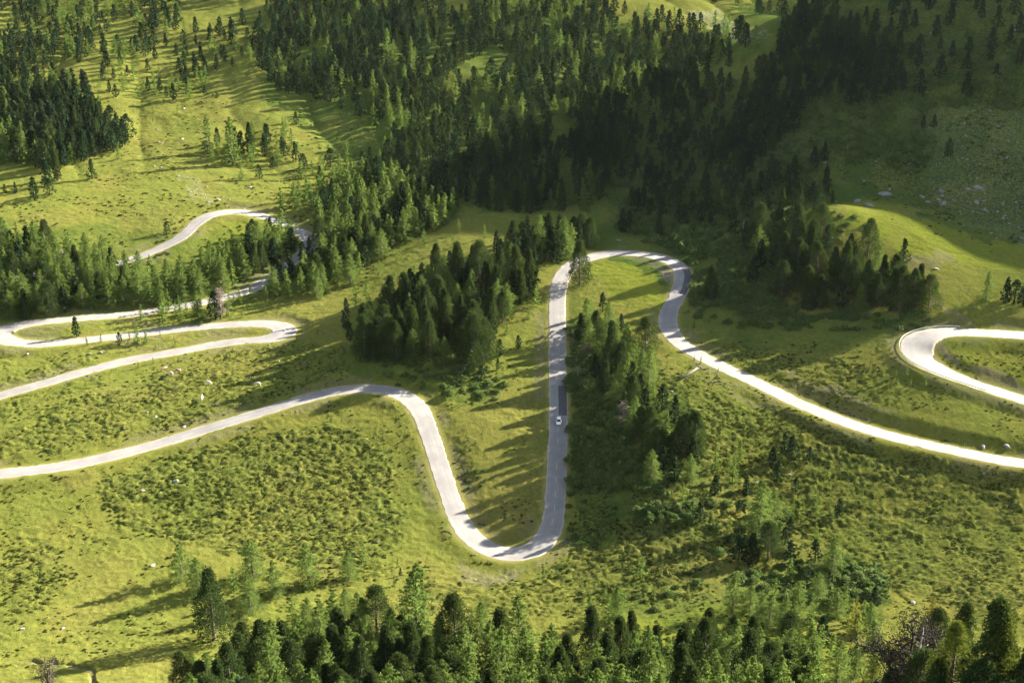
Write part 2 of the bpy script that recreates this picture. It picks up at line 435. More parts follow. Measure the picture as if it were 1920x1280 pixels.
RANK_SHADE = [([(1100,250),(1480,-60),(1980,-60),(1980,450),(1880,462),(1700,390),(1560,380),(1400,480),(1300,560),(1100,452)], .9), ([(1065,600),(1200,640),(1290,740),(1330,900),(1330,1010),(1065,1020)], .8), ([(500,40),(1150,20),(1300,200),(1150,390),(740,400),(640,300),(500,180)], .8),  # rank growth, coloured darker to deepen shade on slope and woodland floors
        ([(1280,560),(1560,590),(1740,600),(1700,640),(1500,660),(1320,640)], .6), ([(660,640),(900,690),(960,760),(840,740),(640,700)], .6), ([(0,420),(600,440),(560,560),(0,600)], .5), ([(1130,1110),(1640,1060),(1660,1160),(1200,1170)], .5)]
def build_ground():
    a_in = np.linspace(-28.5, 28.5, 940); a_l = -28.5 - np.cumsum(np.linspace(.15, 5, 28)); a_r = 28.5 + np.cumsum(np.linspace(.15, 5, 28))
    ang = np.radians(np.concatenate([a_l[::-1], a_in, a_r]))
    r = [6.0]
    while r[-1] < 2400:
        c = r[-1]
        st = 6 if c < 110 else (.9 if c < 235 else (.58 if c < 640 else (.58 + (c - 640) * .006 if c < 1000 else 2.7 + (c - 1000) * .08)))
        r.append(c + st)
    r = np.array(r)
    A, RR = np.meshgrid(ang, r)
    X, Y = RR * np.sin(A), RR * np.cos(A)
    inside = (X > GX0 + 2) & (X < GX1 - 2) & (Y > GY0 + 2) & (Y < GY1 - 2)
    cx, cy = np.clip(X, GX0, GX1), np.clip(Y, GY0, GY1)
    Z = samp(H, cx, cy)
    out = np.sqrt((X - cx) ** 2 + (Y - cy) ** 2)
    Z = Z + (fbm(X / 300, Y / 300, 3, 3) - .35) * np.minimum(out, 500) * .5
    ed = np.where(inside, samp(ED, cx, cy), 40)
    u, v, d = proj(np.stack([X, Y, Z], -1))
    wu = u + (fbm(X / 9, Y / 9, 21, 3) - .5) * 60; wv = v + (fbm(X / 9, Y / 9, 22, 3) - .5) * 45
    def mask(L, base):
        m = np.full(X.shape, base)
        for poly, s in L: m = np.maximum(m, pip(wu, wv, poly) * s)
        return m
    heath = mask(HEATH_AND_SHADE, .33) * np.clip(.35 + 1.3 * fbm(X / 7, Y / 7, 31, 3), 0, 1.2)
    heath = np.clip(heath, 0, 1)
    dirt, lush, dry, rock = mask(DIRT, 0.), mask(LUSH, 0.), mask(DRYP, 0.), mask(ROCKP, 0.0)
    rank_shade = np.clip(mask(RANK_SHADE, .0) * (.3 + 1.2 * fbm(X / 11, Y / 11, 37, 3)), 0, 1)
    dry = np.maximum(dry, smooth(.56, .72, fbm(X / 24, Y / 24, 47, 3)) * .32)
    # steep cut and fill banks below and above the road are bare in places
    bank = smooth(1.0, 2.2, ed) * (1 - smooth(3.5, 7, ed)) * smooth(.45, .62, fbm(X / 14, Y / 14, 41, 3))
    dirt = np.maximum(dirt, bank * .5)
    verge = (1 - smooth(.5, 2.0, ed)) * smooth(.2, .5, fbm(X / 6, Y / 6, 43, 2))
    # tussocks: rounded humps, drawn out along the slope
    off = smooth(1.2, 4.0, ed)
    n1 = vnoise(X / 1.55 + 3 * vnoise(X / 6, Y / 6, 71), Y / 1.05, 51); n2 = vnoise(X / .8, Y / .7, 52); n3 = vnoise(X / 3.6, Y / 2.2, 53)
    hump = np.clip((n1 - .38) * 1.5, 0, 1) + .35 * (n2 - .5) + .5 * (n3 - .5)
    Z = Z + off * inside * (heath * .66 * hump + .10 * (n2 - .5) + .16 * (n3 - .5))
    # terracettes on the grazed slope at right
    terr = pip(wu, wv, [(1480,840),(1920,900),(1920,1240),(1700,1130),(1560,1040)])
    Z = Z + off * terr * .3 * np.abs(np.sin(Z / .75 + 3 * fbm(X / 8, Y / 8, 61, 2)))
    # the little stream bed at the bottom of the meadow
    path = pip(u + 14 * (vnoise(X / 3, Y / 3, 77) - .5), v + 10 * (vnoise(X / 3, Y / 3, 78) - .5), [(20,1244),(60,1236),(120,1240),(170,1250),(186,1280),(196,1300),(184,1300),(160,1258),(110,1246),(60,1242)])
    Z = Z - path * .5; dirt = np.maximum(dirt, path * .6)
    trail = pip(u + 8 * (vnoise(X / 3, Y / 3, 79) - .5), v, [(1752,560),(1776,580),(1800,588),(1832,608),(1828,612),(1796,593),(1772,585),(1748,564)])
    dirt = np.maximum(dirt, trail * 1.0)
    n, m = X.shape
    idx = np.arange(n * m).reshape(n, m)
    F = np.stack([idx[:-1, :-1], idx[:-1, 1:], idx[1:, 1:], idx[1:, :-1]], -1).reshape(-1, 4)[:, ::-1]
    one = np.ones(X.shape)
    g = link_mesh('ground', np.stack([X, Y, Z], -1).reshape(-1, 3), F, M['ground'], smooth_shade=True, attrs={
        'cover': np.stack([heath, lush, dirt, rank_shade], -1).reshape(-1, 4), 'cover_two': np.stack([rock, verge, dry, one], -1).reshape(-1, 4)})
    tag(g, 'green alpine meadow and mountain slopes with heath tussocks', 'ground', kind='structure')
build_ground()

# ------------------------------------------------------------------ road sheets
def ribbon(name, r, i0, i1, l0, l1, lift, mat, skirt=0.0, cols=9, step=1, rough_edge=0.0):
    """strip of road between lateral positions l0..l1 (fractions of the half width, + is left of travel)"""
    sl = slice(i0, i1, step)
    p, n, hw = r['p'][sl], r['n'][sl], r['hw'][sl]
    lat = np.linspace(l0, l1, cols)
    L = hw[:, None] * lat[None]
    if rough_edge:
        s = np.arange(len(p)) * .5 * step
        L[:, 0] += (vnoise(s / 1.3, s * 0, 11) - .5) * rough_edge; L[:, -1] += (vnoise(s / 1.3, s * 0, 12) - .5) * rough_edge
    crown = (1 - np.abs(lat)) * .04
    V = np.concatenate([p[:, None, :2] + n[:, None, :] * L[..., None], np.broadcast_to((p[:, 2:] + lift) + crown[None], L.shape)[..., None]], -1)
    f = np.broadcast_to(lat[None], L.shape)
    if skirt:
        a, b = V[:, :1].copy(), V[:, -1:].copy(); a[..., 2] -= skirt; b[..., 2] -= skirt; a[..., :2] -= n[:, None] * .55; b[..., :2] += n[:, None] * .55
        V = np.concatenate([a, V, b], 1); f = np.concatenate([f[:, :1] * 1.3, f, f[:, -1:] * 1.3], 1)
    a = np.abs(f)
    track = np.exp(-((a - .42) / .13) ** 2) * .7 + np.exp(-(a / .03) ** 2) * .6
    edge = smooth(.88, 1.0, a); earth = smooth(1.0, 1.25, a)
    nn, mm = f.shape
    idx = np.arange(nn * mm).reshape(nn, mm)
    F = np.stack([idx[:-1, :-1], idx[1:, :-1], idx[1:, 1:], idx[:-1, 1:]], -1).reshape(-1, 4)[:, ::-1]
    return link_mesh(name, V.reshape(-1, 3), F, mat, smooth_shade=True, attrs={'lane': np.stack([track, edge, earth, a], -1).reshape(-1, 4)})
road_lab = {'main_road': 'pale asphalt mountain road winding through the middle of the meadow', 'upper_road': 'pale asphalt hairpin bend with guard rail below the pine knoll',
            'valley_road': 'pale narrow road with tight hairpins beside the larch wood'}
for name, r in road.items():
    o = ribbon(name, r, 0, None, -1, 1, 0.03, M['road'], skirt=.3, cols=27, rough_edge=.5)
    tag(o, road_lab[name], 'road', kind='structure')
def near(rname, u, v):
    p, _ = raycast([u], [v]); q = road[rname]['p']
    return int(np.argmin(((q[:, :2] - p[0, :2]) ** 2).sum(1)))
PATCHES = [  # road, pixel from, pixel to, lateral from, to, material, name, label
 ('main_road', (1047,779), (1046,724), -.02, -.97, 'patch', 'asphalt_patch', 'dark rectangular asphalt repair on the lane just above the white car'),
 ('main_road', (1045,692), (1046,664), .97, .62, 'worn', 'asphalt_patch', 'small dark asphalt repair at the road edge above the long dark repair'),
 ('main_road', (1284,500), (1272,552), .15, .97, 'patch', 'asphalt_patch', 'dark asphalt repair on the outer lane of the upper bend'),
 ('main_road', (480,775), (610,737), .05, .95, 'worn', 'asphalt_patch', 'long grey resurfaced strip on the lane below the heath meadow'),
 ('main_road', (1478,747), (1540,773), -.9, .3, 'worn', 'asphalt_patch', 'grey resurfaced piece on the road descending to the right edge'),
 ('main_road', (928,1041), (933,1042), -.62, -.52, 'patch', 'asphalt_patch', 'tiny dark tar spot on the white hairpin bend at the bottom'),
 ('upper_road', (1866,627), (1800,621), -.9, .9, 'worn', 'asphalt_patch', 'grey resurfaced stretch of the upper hairpin beside the guard rail'),
]
for k, (rn, a, b, l0, l1, mt, nm, lab) in enumerate(PATCHES):
    i0, i1 = sorted((near(rn, *a), near(rn, *b)))
    o = ribbon(nm, road[rn], i0, max(i1, i0 + 2) + 1, min(l0, l1), max(l0, l1), 0.036 + .0007 * k, M[mt], cols=4)
    tag(o, lab, 'road', kind='structure')
i0, i1 = near('main_road', 1040, 985), near('main_road', 1046, 800)
for k, i in enumerate(range(i0, i1, 13)):
    if vnoise(np.array([k * 1.7]), np.array([3.]), 4)[0] > .78: continue
    o = ribbon('lane_dash', road['main_road'], i, i + 7, -.025, .025, 0.038, M['paint'], cols=2)
    tag(o, 'worn white centre dash on the straight below the white car', 'road marking', 'centre dashes on the straight', kind='structure')

# ------------------------------------------------------------------ vegetation kinds
class MB:
    def __init__(s): s.v, s.f, s.t, s.n = [], [], [], 0
    def add(s, v, f, tint=None):
        v = np.asarray(v, float).reshape(-1, 3); s.v.append(v); s.f.append(np.asarray(f, int) + s.n); s.n += len(v)
        s.t.append(np.zeros((len(v), 4)) + (0.5 if tint is None else tint))
    def arrays(s):
        return np.concatenate(s.v), np.concatenate(s.f), np.concatenate(s.t)
    def tube(s, pts, rad, n=6, tint=None):
        pts = np.asarray(pts, float); rad = np.asarray(rad, float)
        d = np.gradient(pts, axis=0); d /= np.linalg.norm(d, axis=1)[:, None] + 1e-9
        up = np.where(np.abs(d[:, 2:]) > .9, [[1., 0, 0]], [[0, 0, 1.]])
        a = np.cross(d, up); a /= np.linalg.norm(a, axis=1)[:, None] + 1e-9; b = np.cross(d, a)
        th = np.linspace(0, 2 * np.pi, n, endpoint=False)
        V = pts[:, None] + rad[:, None, None] * (np.cos(th)[None, :, None] * a[:, None] + np.sin(th)[None, :, None] * b[:, None])
        m = len(pts); idx = np.arange(m * n).reshape(m, n); nx = np.roll(idx, -1, 1)
        F = np.stack([idx[:-1], nx[:-1], nx[1:], idx[1:]], -1).reshape(-1, 4)
        s.add(V.reshape(-1, 3), F, tint)
    def cards(s, c, axis, length, width, rng, tint):
        """diamond leaf cards: centre c (n,3), long axis (n,3), random roll"""
        n = len(c)
        axis = axis / (np.linalg.norm(axis, axis=1)[:, None] + 1e-9)
        q = rng.normal(size=(n, 3)); side = np.cross(axis, q); side /= np.linalg.norm(side, axis=1)[:, None] + 1e-9
        L = (length * np.ones(n))[:, None]; W = (width * np.ones(n))[:, None]
        V = np.stack([c - axis * L * .5, c + side * W * .5 - axis * L * .08, c + axis * L * .5, c - side * W * .5 - axis * L * .08], 1)
        F = np.arange(4 * n).reshape(n, 4)
        s.add(V.reshape(-1, 3), F, np.repeat(tint, 4, 0))

def rtint(n, rng, base=None):
    t = np.zeros((n, 4)); t[:, 0] = rng.random(n) if base is None else np.clip(base + rng.normal(0, .18, n), 0, 1); t[:, 3] = 1
    return t

def larch(seed, h=14.0, nb=80, per=16, size=.62, rmax=.17, bare=.08):
    """airy cone: whorled branches carrying soft needle tufts"""
    rng = np.random.default_rng(seed)
    tr, cr = MB(), MB()
    lean = rng.normal(0, .02, 2)
    zs = np.linspace(0, 1, 9)
    ax = np.stack([lean[0] * zs ** 2 * h + .06 * np.sin(5 * zs + seed), lean[1] * zs ** 2 * h, zs * h], 1)
    tr.tube(ax, .021 * h * (1 - zs) ** .9 + .012 * h * .12, 6)
    asym = rng.random(3) * 2 * np.pi
    for k in range(nb):
        t = bare + (1 - bare) * (k + rng.random()) / nb
        az = k * 2.39996 + rng.normal(0, .5)
        prof = min(1.0, (1 - t) ** .74 * (.70 + 2.2 * min(t, .16)))
        prof *= 1 + .16 * math.sin(3 * az + asym[0]) + .14 * math.sin(9 * t + asym[1])
        L = rmax * h * prof * rng.uniform(.62, 1.12) + .012 * h
        base = np.array([np.interp(t, zs, ax[:, 0]), np.interp(t, zs, ax[:, 1]), t * h])
        dr = np.array([math.cos(az), math.sin(az), .0])
        rise = -.12 + .55 * t + rng.normal(0, .1)
        tip = base + dr * L + np.array([0, 0, rise * L])
        if k % 2 == 0 and t < .75:
            tr.tube(np.stack([base, base + (tip - base) * .6, tip]), [.006 * h * (1 - t) + .012, .003 * h * (1 - t) + .01, .006], 3)
        n = max(4, int(per * (.35 + .65 * L / (rmax * h))))
        f = rng.random(n) ** .55
        c = base + (tip - base) * f[:, None] + rng.normal(0, 1, (n, 3)) * np.array([.09, .09, .06]) * L
        c[:, 2] -= .10 * L * f
        axis = dr[None] * .55 + rng.normal(0, .55, (n, 3)) + np.array([0, 0, .15])
        b = rng.random() * .7 + .15
        cr.cards(c, axis, size * rng.uniform(.7, 1.35, n), size * .55 * rng.uniform(.7, 1.3, n), rng, rtint(n, rng, b))
    return tr, cr

def pine(seed, h=13.0, nc=70, per=26, size=.55, rmax=.17, narrow=1.0):
    """dense dark column of upturned needle clumps with a blunt ragged top"""
    rng = np.random.default_rng(seed)
    tr, cr = MB(), MB()
    zs = np.linspace(0, 1, 8)
    bend = rng.normal(0, .018, 2)
    ax = np.stack([bend[0] * zs ** 2 * h, bend[1] * zs ** 2 * h, zs * h * .96], 1)
    tr.tube(ax, .026 * h * (1 - zs) ** .8 + .02, 6)
    ph = rng.random(4) * 6.28; tb, ex = rng.uniform(.10, .32), rng.uniform(.72, 1.2)
    tops = [(0, 0, 1.0)] + ([(rng.normal(0, .05), rng.normal(0, .05), rng.uniform(.86, .96)) for _ in range(rng.integers(1, 3))])
    for k in range(nc):
        t = .05 + .93 * (k + rng.random()) / nc
        az = k * 2.39996 + rng.normal(0, .4)
        prof = (np.clip(t / .16, 0, 1) ** .5 * .85 + .15) * (1 - np.clip((t - tb) / (1 - tb), 0, 1) ** ex) ** .8
        prof *= 1 + .20 * math.sin(2 * az + ph[0] + 4 * t) + .16 * math.sin(11 * t + ph[1])
        rr = rmax * narrow * h * max(prof, .10) * rng.uniform(.62, 1.1)
        base = np.array([np.interp(t, zs, ax[:, 0]), np.interp(t, zs, ax[:, 1]), t * h * .96])
        cen = base + np.array([math.cos(az) * rr * .8, math.sin(az) * rr * .8, rr * .12])
        if k % 3 == 0:
            tr.tube(np.stack([base - [0, 0, rr * .15], base * .4 + cen * .6 - [0, 0, rr * .12], cen]), [.007 * h * (1.1 - t), .005 * h * (1.1 - t), .01], 3)
        n = per
        cl = rmax * narrow * h * (.24 + .20 * rng.random()) * (.55 + .45 * min(1, prof + .2))
        dirs = rng.normal(size=(n, 3)); dirs[:, 2] = dirs[:, 2] * .8 + .45
        dirs += .5 * np.array([math.cos(az), math.sin(az), 0]); dirs /= np.linalg.norm(dirs, axis=1)[:, None]
        c = cen + dirs * cl * rng.uniform(.45, 1.0, (n, 1))
        b = rng.random() * .7 + .15
        cr.cards(c, dirs + rng.normal(0, .45, (n, 3)), size * rng.uniform(.7, 1.3, n), size * .5 * rng.uniform(.7, 1.3, n), rng, rtint(n, rng, b))
    for (x, y, t) in tops:
        n = per
        dirs = rng.normal(size=(n, 3)); dirs[:, 2] = np.abs(dirs[:, 2]) * 1.3; dirs /= np.linalg.norm(dirs, axis=1)[:, None]
        c = np.array([x * h + ax[-1, 0], y * h + ax[-1, 1], t * h * .95]) + dirs * .028 * h * rng.uniform(.3, 1, (n, 1))
        cr.cards(c, dirs, size, size * .5, rng, rtint(n, rng))
    return tr, cr

def bush(seed, r=1.0, nc=16, per=34, size=.30, hgt=.75):
    """low rounded shrub: leafy domes on several stems"""
    rng = np.random.default_rng(seed)
    tr, cr = MB(), MB()
    for k in range(nc):
        az = k * 2.39996; q = math.sqrt((k + .5) / nc)
        cx, cy = q * r * .8 * math.cos(az) + rng.normal(0, .08), q * r * .8 * math.sin(az) + rng.normal(0, .08)
        top = hgt * r * (1.05 - .65 * q * q) * rng.uniform(.75, 1.25)
        tr.tube(np.array([[cx * .2, cy * .2, -.1], [cx * .6, cy * .6, top * .45], [cx, cy, top * .8]]), [.05 * r, .03 * r, .012 * r], 4)
        d = rng.normal(size=(per, 3)); d[:, 2] = d[:, 2] * .7 + .35; d /= np.linalg.norm(d, axis=1)[:, None]
        c = np.array([cx, cy, top * .62]) + d * np.array([.34 * r, .34 * r, top * .42]) * rng.uniform(.55, 1.05, (per, 1))
        c[:, 2] = np.maximum(c[:, 2], .02)
        b = rng.random() * .8 + .1
        cr.cards(c, d + rng.normal(0, .8, (per, 3)), size * r * rng.uniform(.7, 1.3, per), size * r * .7 * rng.uniform(.7, 1.3, per), rng, rtint(per, rng, b))
    return tr, cr

def to_mesh(name, mb, mat, sm=False):
    v, f, t = mb.arrays()
    me = bpy.data.meshes.new(name); fill_mesh(me, v, f, sm, {'tint': t}); me.materials.append(mat)
    return me
# prototypes: (trunk mesh, crown mesh, nominal height, half width)
KINDS = {'larch_tree': [], 'near_larch': [], 'stone_pine_tree': [], 'near_pine': [], 'larch_sapling': [], 'alder_bush': []}
def proto(key, gen, mat, nm=('trunk', 'crown'), **kw):
    tr, cr = gen(**kw)
    KINDS[key].append((to_mesh(nm[0], tr, M['bark'], True), to_mesh(nm[1], cr, M[mat]), kw.get('h', kw.get('r', 1.0)), tr, cr))
for s in range(7): proto('larch_tree', larch, 'larch', seed=100 + s, h=14.0, nb=70, per=18, size=.85, rmax=.20 + .08 * ((s * 37) % 7) / 7, bare=.05)
for s in range(6): proto('near_larch', larch, 'larch', seed=200 + s, h=15.0, nb=160, per=60, size=.37, rmax=.27 + .11 * ((s * 3) % 6) / 6, bare=.05)
for s in range(7): proto('stone_pine_tree', pine, 'pine', seed=300 + s, h=13.0, nc=70, per=19, size=.80, rmax=.21, narrow=.75 + .1 * ((s * 3) % 7))
for s in range(6): proto('near_pine', pine, 'pine', seed=400 + s, h=14.0, nc=150, per=60, size=.36, rmax=.25, narrow=.8 + .1 * ((s * 5) % 6))
for s in range(5): proto('larch_sapling', larch, 'larch', seed=500 + s, h=3.0, nb=30, per=10, size=.30, rmax=.20, bare=.02)
for s in range(6): proto('alder_bush', bush, 'alder', ('stem', 'foliage'), seed=600 + s, r=1.0, nc=14 + s, per=40, size=.22, hgt=.95)

# ------------------------------------------------------------------ where everything grows
rngp = np.random.default_rng(7)
TREES = []           # dict(kind, u, v, p, h)
HAND_L = """341,1090,74 372,1118,72 439,1110,47 475,1085,74 470,1150,70 517,1118,67 580,1097,80 655,1087,55 681,1054,34 549,1162,42 568,1166,36 647,1158,54 674,1168,58
623,1225,98 736,1197,52 675,1287,85 365,1292,58 396,1292,60 783,1240,158 784,1278,95 902,1192,55 976,1255,122 982,1283,92 1105,1162,44 1192,1292,92 1252,1287,78 946,1292,46 1110,1292,42
1157,1160,60 1140,1170,48 1372,1152,76 1405,1152,54 1440,1177,66 1425,1167,52 1568,1157,55 1550,1160,44 1525,1157,42 1490,1174,44 1560,1072,64 1372,1287,108 1408,1292,78 1567,1287,74 1596,1174,50 1630,1182,52
1387,506,24 1525,535,32 1848,567,58 1141,702,42 1178,707,46 1225,747,30 1206,757,30 1250,807,34 1341,882,40 1373,907,50 1344,910,34 1387,867,40 1422,1008,106 1487,960,22 1530,958,22 1200,1084,44
932,592,70 952,577,50 1006,478,62 1060,487,80 668,577,44 712,517,28 373,604,60 306,604,42 316,582,40 258,644,31 275,644,24
223,299,30 390,288,70 436,309,88 453,336,33 586,330,28 615,372,34 336,171,28 356,188,38 386,157,33 520,545,40 500,562,34 285,527,48 262,522,52 240,520,52 215,524,55 190,532,56 160,532,56 130,542,56 100,542,60 470,562,30 450,572,32 430,580,30 410,586,30 350,592,28 330,594,30 400,106,43 1035,1287,98 660,1292,100 1222,1288,70"""
HAND_P = """1087,534,86 1210,662,70 1332,562,68 1090,642,56 1115,642,62 1130,584,36 1147,692,92 1164,624,36 1134,737,62 1184,762,62 1200,737,38 1198,827,68 1220,827,67 1259,864,57 1284,855,82
1484,862,46 1517,864,28 1470,852,42 1457,907,46 1440,1050,74 1385,1052,52 1410,1057,58 1471,1022,34 1573,967,34 1528,1052,42 402,1200,118 751,1079,16 707,1198,86 492,1288,112 458,1272,92 540,1262,88 595,1288,90
635,1292,104 664,1268,92 345,1292,62 858,1270,138 935,1270,114 1110,1265,114 1186,1228,74 1165,1268,98 1314,1288,112 1410,1210,46 1441,1292,77 1472,1292,77 1541,1207,46 1480,1217,46 1745,1262,110 1786,1280,130
1850,1345,190 1905,1350,120 1822,1372,120 1421,468,88 1409,472,60 1492,458,78 1539,448,68 1522,475,64 1468,515,82 1495,522,77 1508,515,58 1626,485,76 1693,495,48 1582,542,94 1596,556,74 1622,569,84 1650,556,80 1666,583,84
1686,586,90 1710,583,82 1740,583,70 1515,583,67 1885,569,50 1901,569,46 1918,576,52 1560,381,25 684,677,88 700,677,76 731,671,82 751,669,76 774,666,96 889,691,104 905,683,88 971,549,92 992,559,94 899,542,92 858,542,88
961,475,64 1030,461,64 1092,458,60 1105,456,50 1166,436,46 313,441,26 144,631,38 405,597,52 225,646,24 547,475,50 474,448,38 507,435,28 65,376,45 94,366,33 89,350,52 108,339,56 173,336,38 190,297,20 487,336,28 470,290,62
601,346,35 413,70,38 437,73,36 10,363,18 30,363,22 1048,472,50 1000,470,48 1508,60,52 1592,64,44 1622,48,36 1691,64,46 1777,50,30 1870,54,44 1858,95,44 1616,128,60 1562,128,50 1589,134,50 1653,148,50 1723,98,34 1707,111,30 1784,108,32 1480,180,62 1448,160,47 1515,200,44 1612,200,34 1750,240,26 1730,242,26 1314,300,66 1280,278,52 1330,195,60 1488,336,44 1475,352,42 1545,305,40 1525,318,44 1777,295,36 1640,60,44 1672,30,40 1900,30,40 1830,20,34 1740,20,36 1235,440,40 1180,430,36"""
def hand(txt, kind):
    for w in txt.split():
        u, v, hp = map(float, w.split(',')); hp *= 1.14 if v > 1190 else 1.0; TREES.append(dict(kind=kind, u=u, v=v, hp=hp))
hand(HAND_L, 'larch_tree'); hand(HAND_P, 'stone_pine_tree')

# (outline of the tree feet, spacing m, share of larch, height range m, thinning 0..1)
STANDS = [
 ([(505,45),(560,28),(640,18),(760,22),(860,30),(960,22),(1040,35),(1150,45),(1240,55),(1330,95),(1400,115),(1350,165),(1275,220),(1220,275),(1165,345),(1110,400),(1000,402),(900,398),(830,382),(770,335),(740,305),(735,265),(690,225),(640,210),(580,190),(520,170),(490,130),(485,80)], 5.7, .20, (8, 17), .36),
 ([(505,0),(1120,-40),(1150,40),(900,25),(640,20),(505,45)], 5.0, .2, (9, 13), .15),
 ([(1120,20),(1250,40),(1420,75),(1425,100),(1330,110),(1200,80),(1110,50)], 6.5, .25, (9, 14), .3),
 ([(1240,-20),(1330,-20),(1480,10),(1470,40),(1350,10)], 9, .2, (9, 13), .4),
 ([(590,405),(650,360),(720,335),(800,345),(865,405),(840,425),(780,452),(700,495),(630,525),(598,500),(592,440)], 5.2, .82, (11, 17), .15),
 ([(520,395),(590,350),(650,330),(660,370),(600,410),(560,420)], 6.5, .75, (8, 14), .3),
 ([(0,455),(60,462),(130,475),(200,505),(240,530),(270,548),(330,535),(400,505),(440,478),(490,448),(530,445),(552,470),(500,505),(430,540),(400,556),(330,572),(230,578),(120,588),(0,602)], 4.6, .70, (11, 16), .05),
 ([(0,590),(60,575),(130,572),(120,590),(40,604),(0,606)], 6, .2, (13, 16), .2),
 ([(500,525),(560,492),(605,468),(650,480),(690,500),(660,535),(595,562),(515,562)], 5.0, .85, (9, 14), .12),
 ([(250,598),(330,584),(440,578),(445,600),(350,604),(255,606)], 6, .6, (5, 11), .3),
 ([(690,630),(740,570),(815,520),(900,515),(1000,530),(1006,550),(950,595),(920,645),(905,690),(860,695),(790,690),(700,680),(670,665)], 5.6, .26, (11, 18), .16),
 ([(925,470),(1000,445),(1065,452),(1112,452),(1108,468),(1050,492),(1000,505),(955,512)], 5.5, .4, (10, 15), .2),
 ([(1085,600),(1130,600),(1165,640),(1215,720),(1250,760),(1300,815),(1320,890),(1265,925),(1220,855),(1180,810),(1130,740),(1096,690)], 5.4, .3, (9, 16), .15),
 ([(1390,455),(1440,480),(1520,470),(1560,445),(1585,475),(1640,525),(1740,575),(1740,592),(1680,586),(1560,585),(1440,560),(1400,520)], 6.4, .12, (11, 17), .3),
 ([(1440,130),(1500,20),(1570,50),(1650,90),(1700,170),(1620,210),(1520,195),(1480,265),(1420,305),(1380,335),(1330,320),(1400,220)], 4.4, .05, (10, 15), .0),
 ([(1250,330),(1480,330),(1520,420),(1400,440),(1290,430),(1180,410)], 6.5, .1, (8, 15), .25),
 ([(1500,-30),(1920,-30),(1920,230),(1720,180),(1560,60)], 11, .05, (8, 14), .25),
 ([(1200,275),(1440,120),(1400,230),(1290,330),(1180,400)], 6.5, .1, (8, 14), .25),
 ([(1490,370),(1560,340),(1540,390),(1500,420)], 7, .1, (9, 14), .2),
 ([(0,175),(60,160),(160,168),(180,205),(195,240),(247,258),(240,282),(190,292),(130,312),(110,330),(60,312),(0,312)], 4.8, .14, (11, 17), .08),
 ([(0,90),(25,60),(95,62),(110,90),(80,135),(0,150)], 6.0, .3, (9, 14), .25),
 ([(100,95),(115,30),(180,40),(175,100),(150,120)], 5.5, .3, (9, 14), .2),
 ([(165,10),(340,-10),(345,25),(320,90),(262,85),(245,30),(180,80)], 6.2, .35, (8, 13), .3),
 ([(190,95),(260,85),(260,165),(335,165),(330,105),(395,120),(395,185),(330,195),(190,140)], 6.0, .5, (6, 12), .22),
 ([(385,302),(400,262),(440,272),(500,262),(538,290),(520,307),(440,314)], 6.5, .6, (8, 13), .2),
 ([(500,255),(560,225),(640,240),(640,330),(560,345),(510,320)], 9, .5, (6, 12), .3),
 ([(560,20),(500,90),(450,110),(470,60),(530,-10)], 8.5, .4, (6, 12), .32),
 ([(60,-40),(480,-60),(480,0),(330,10),(60,40)], 6.5, .35, (7, 14), .3),
 ([(340,60),(470,40),(480,110),(380,150),(330,120)], 8.5, .4, (6, 12), .32),
 ([(0,20),(70,-20),(110,40),(40,60)], 7, .3, (8, 13), .3), ([(255,100),(300,90),(300,180),(200,190),(180,150)], 8, .5, (5, 11), .3),
 ([(645,300),(740,255),(760,330),(700,335)], 8, .6, (8, 13), .3),
 ([(700,500),(820,440),(900,430),(930,470),(800,520),(720,540)], 15, .85, (4, 8), .3),
 ([(360,1335),(440,1305),(520,1275),(620,1245),(720,1252),(800,1262),(850,1282),(950,1282),(1000,1302),(1100,1292),(1180,1282),(1300,1292),(1400,1312),(1500,1322),(1520,1400),(340,1420)], 6.2, .52, (13, 21), .14),
 ([(1560,1345),(1700,1350),(1920,1350),(1920,1480),(1560,1480)], 5.0, .25, (8, 12), .3),
 ([(560,1180),(700,1200),(800,1230),(860,1250),(560,1260)], 5.5, .6, (10, 16), .15),
 ([(1190,1270),(1330,1210),(1420,1215),(1520,1240),(1520,1290),(1190,1290)], 5.6, .6, (9, 15), .2),
 ([(1440,1120),(1640,1130),(1640,1290),(1520,1290)], 7.5, .7, (6, 11), .3),
 ([(1200,880),(1320,860),(1400,900),(1480,1000),(1500,1090),(1400,1080),(1300,1000)], 7.5, .5, (4, 11), .28),
 ([(640,600),(700,560),(780,530),(700,640),(650,660)], 8, .5, (7, 13), .3),
 ([(900,640),(1000,560),(1010,590),(960,680),(900,720)], 8.5, .35, (4, 10), .3),
 ([(1320,880),(1500,860),(1540,1080),(1400,1060)], 11, .5, (4, 10), .3),
]
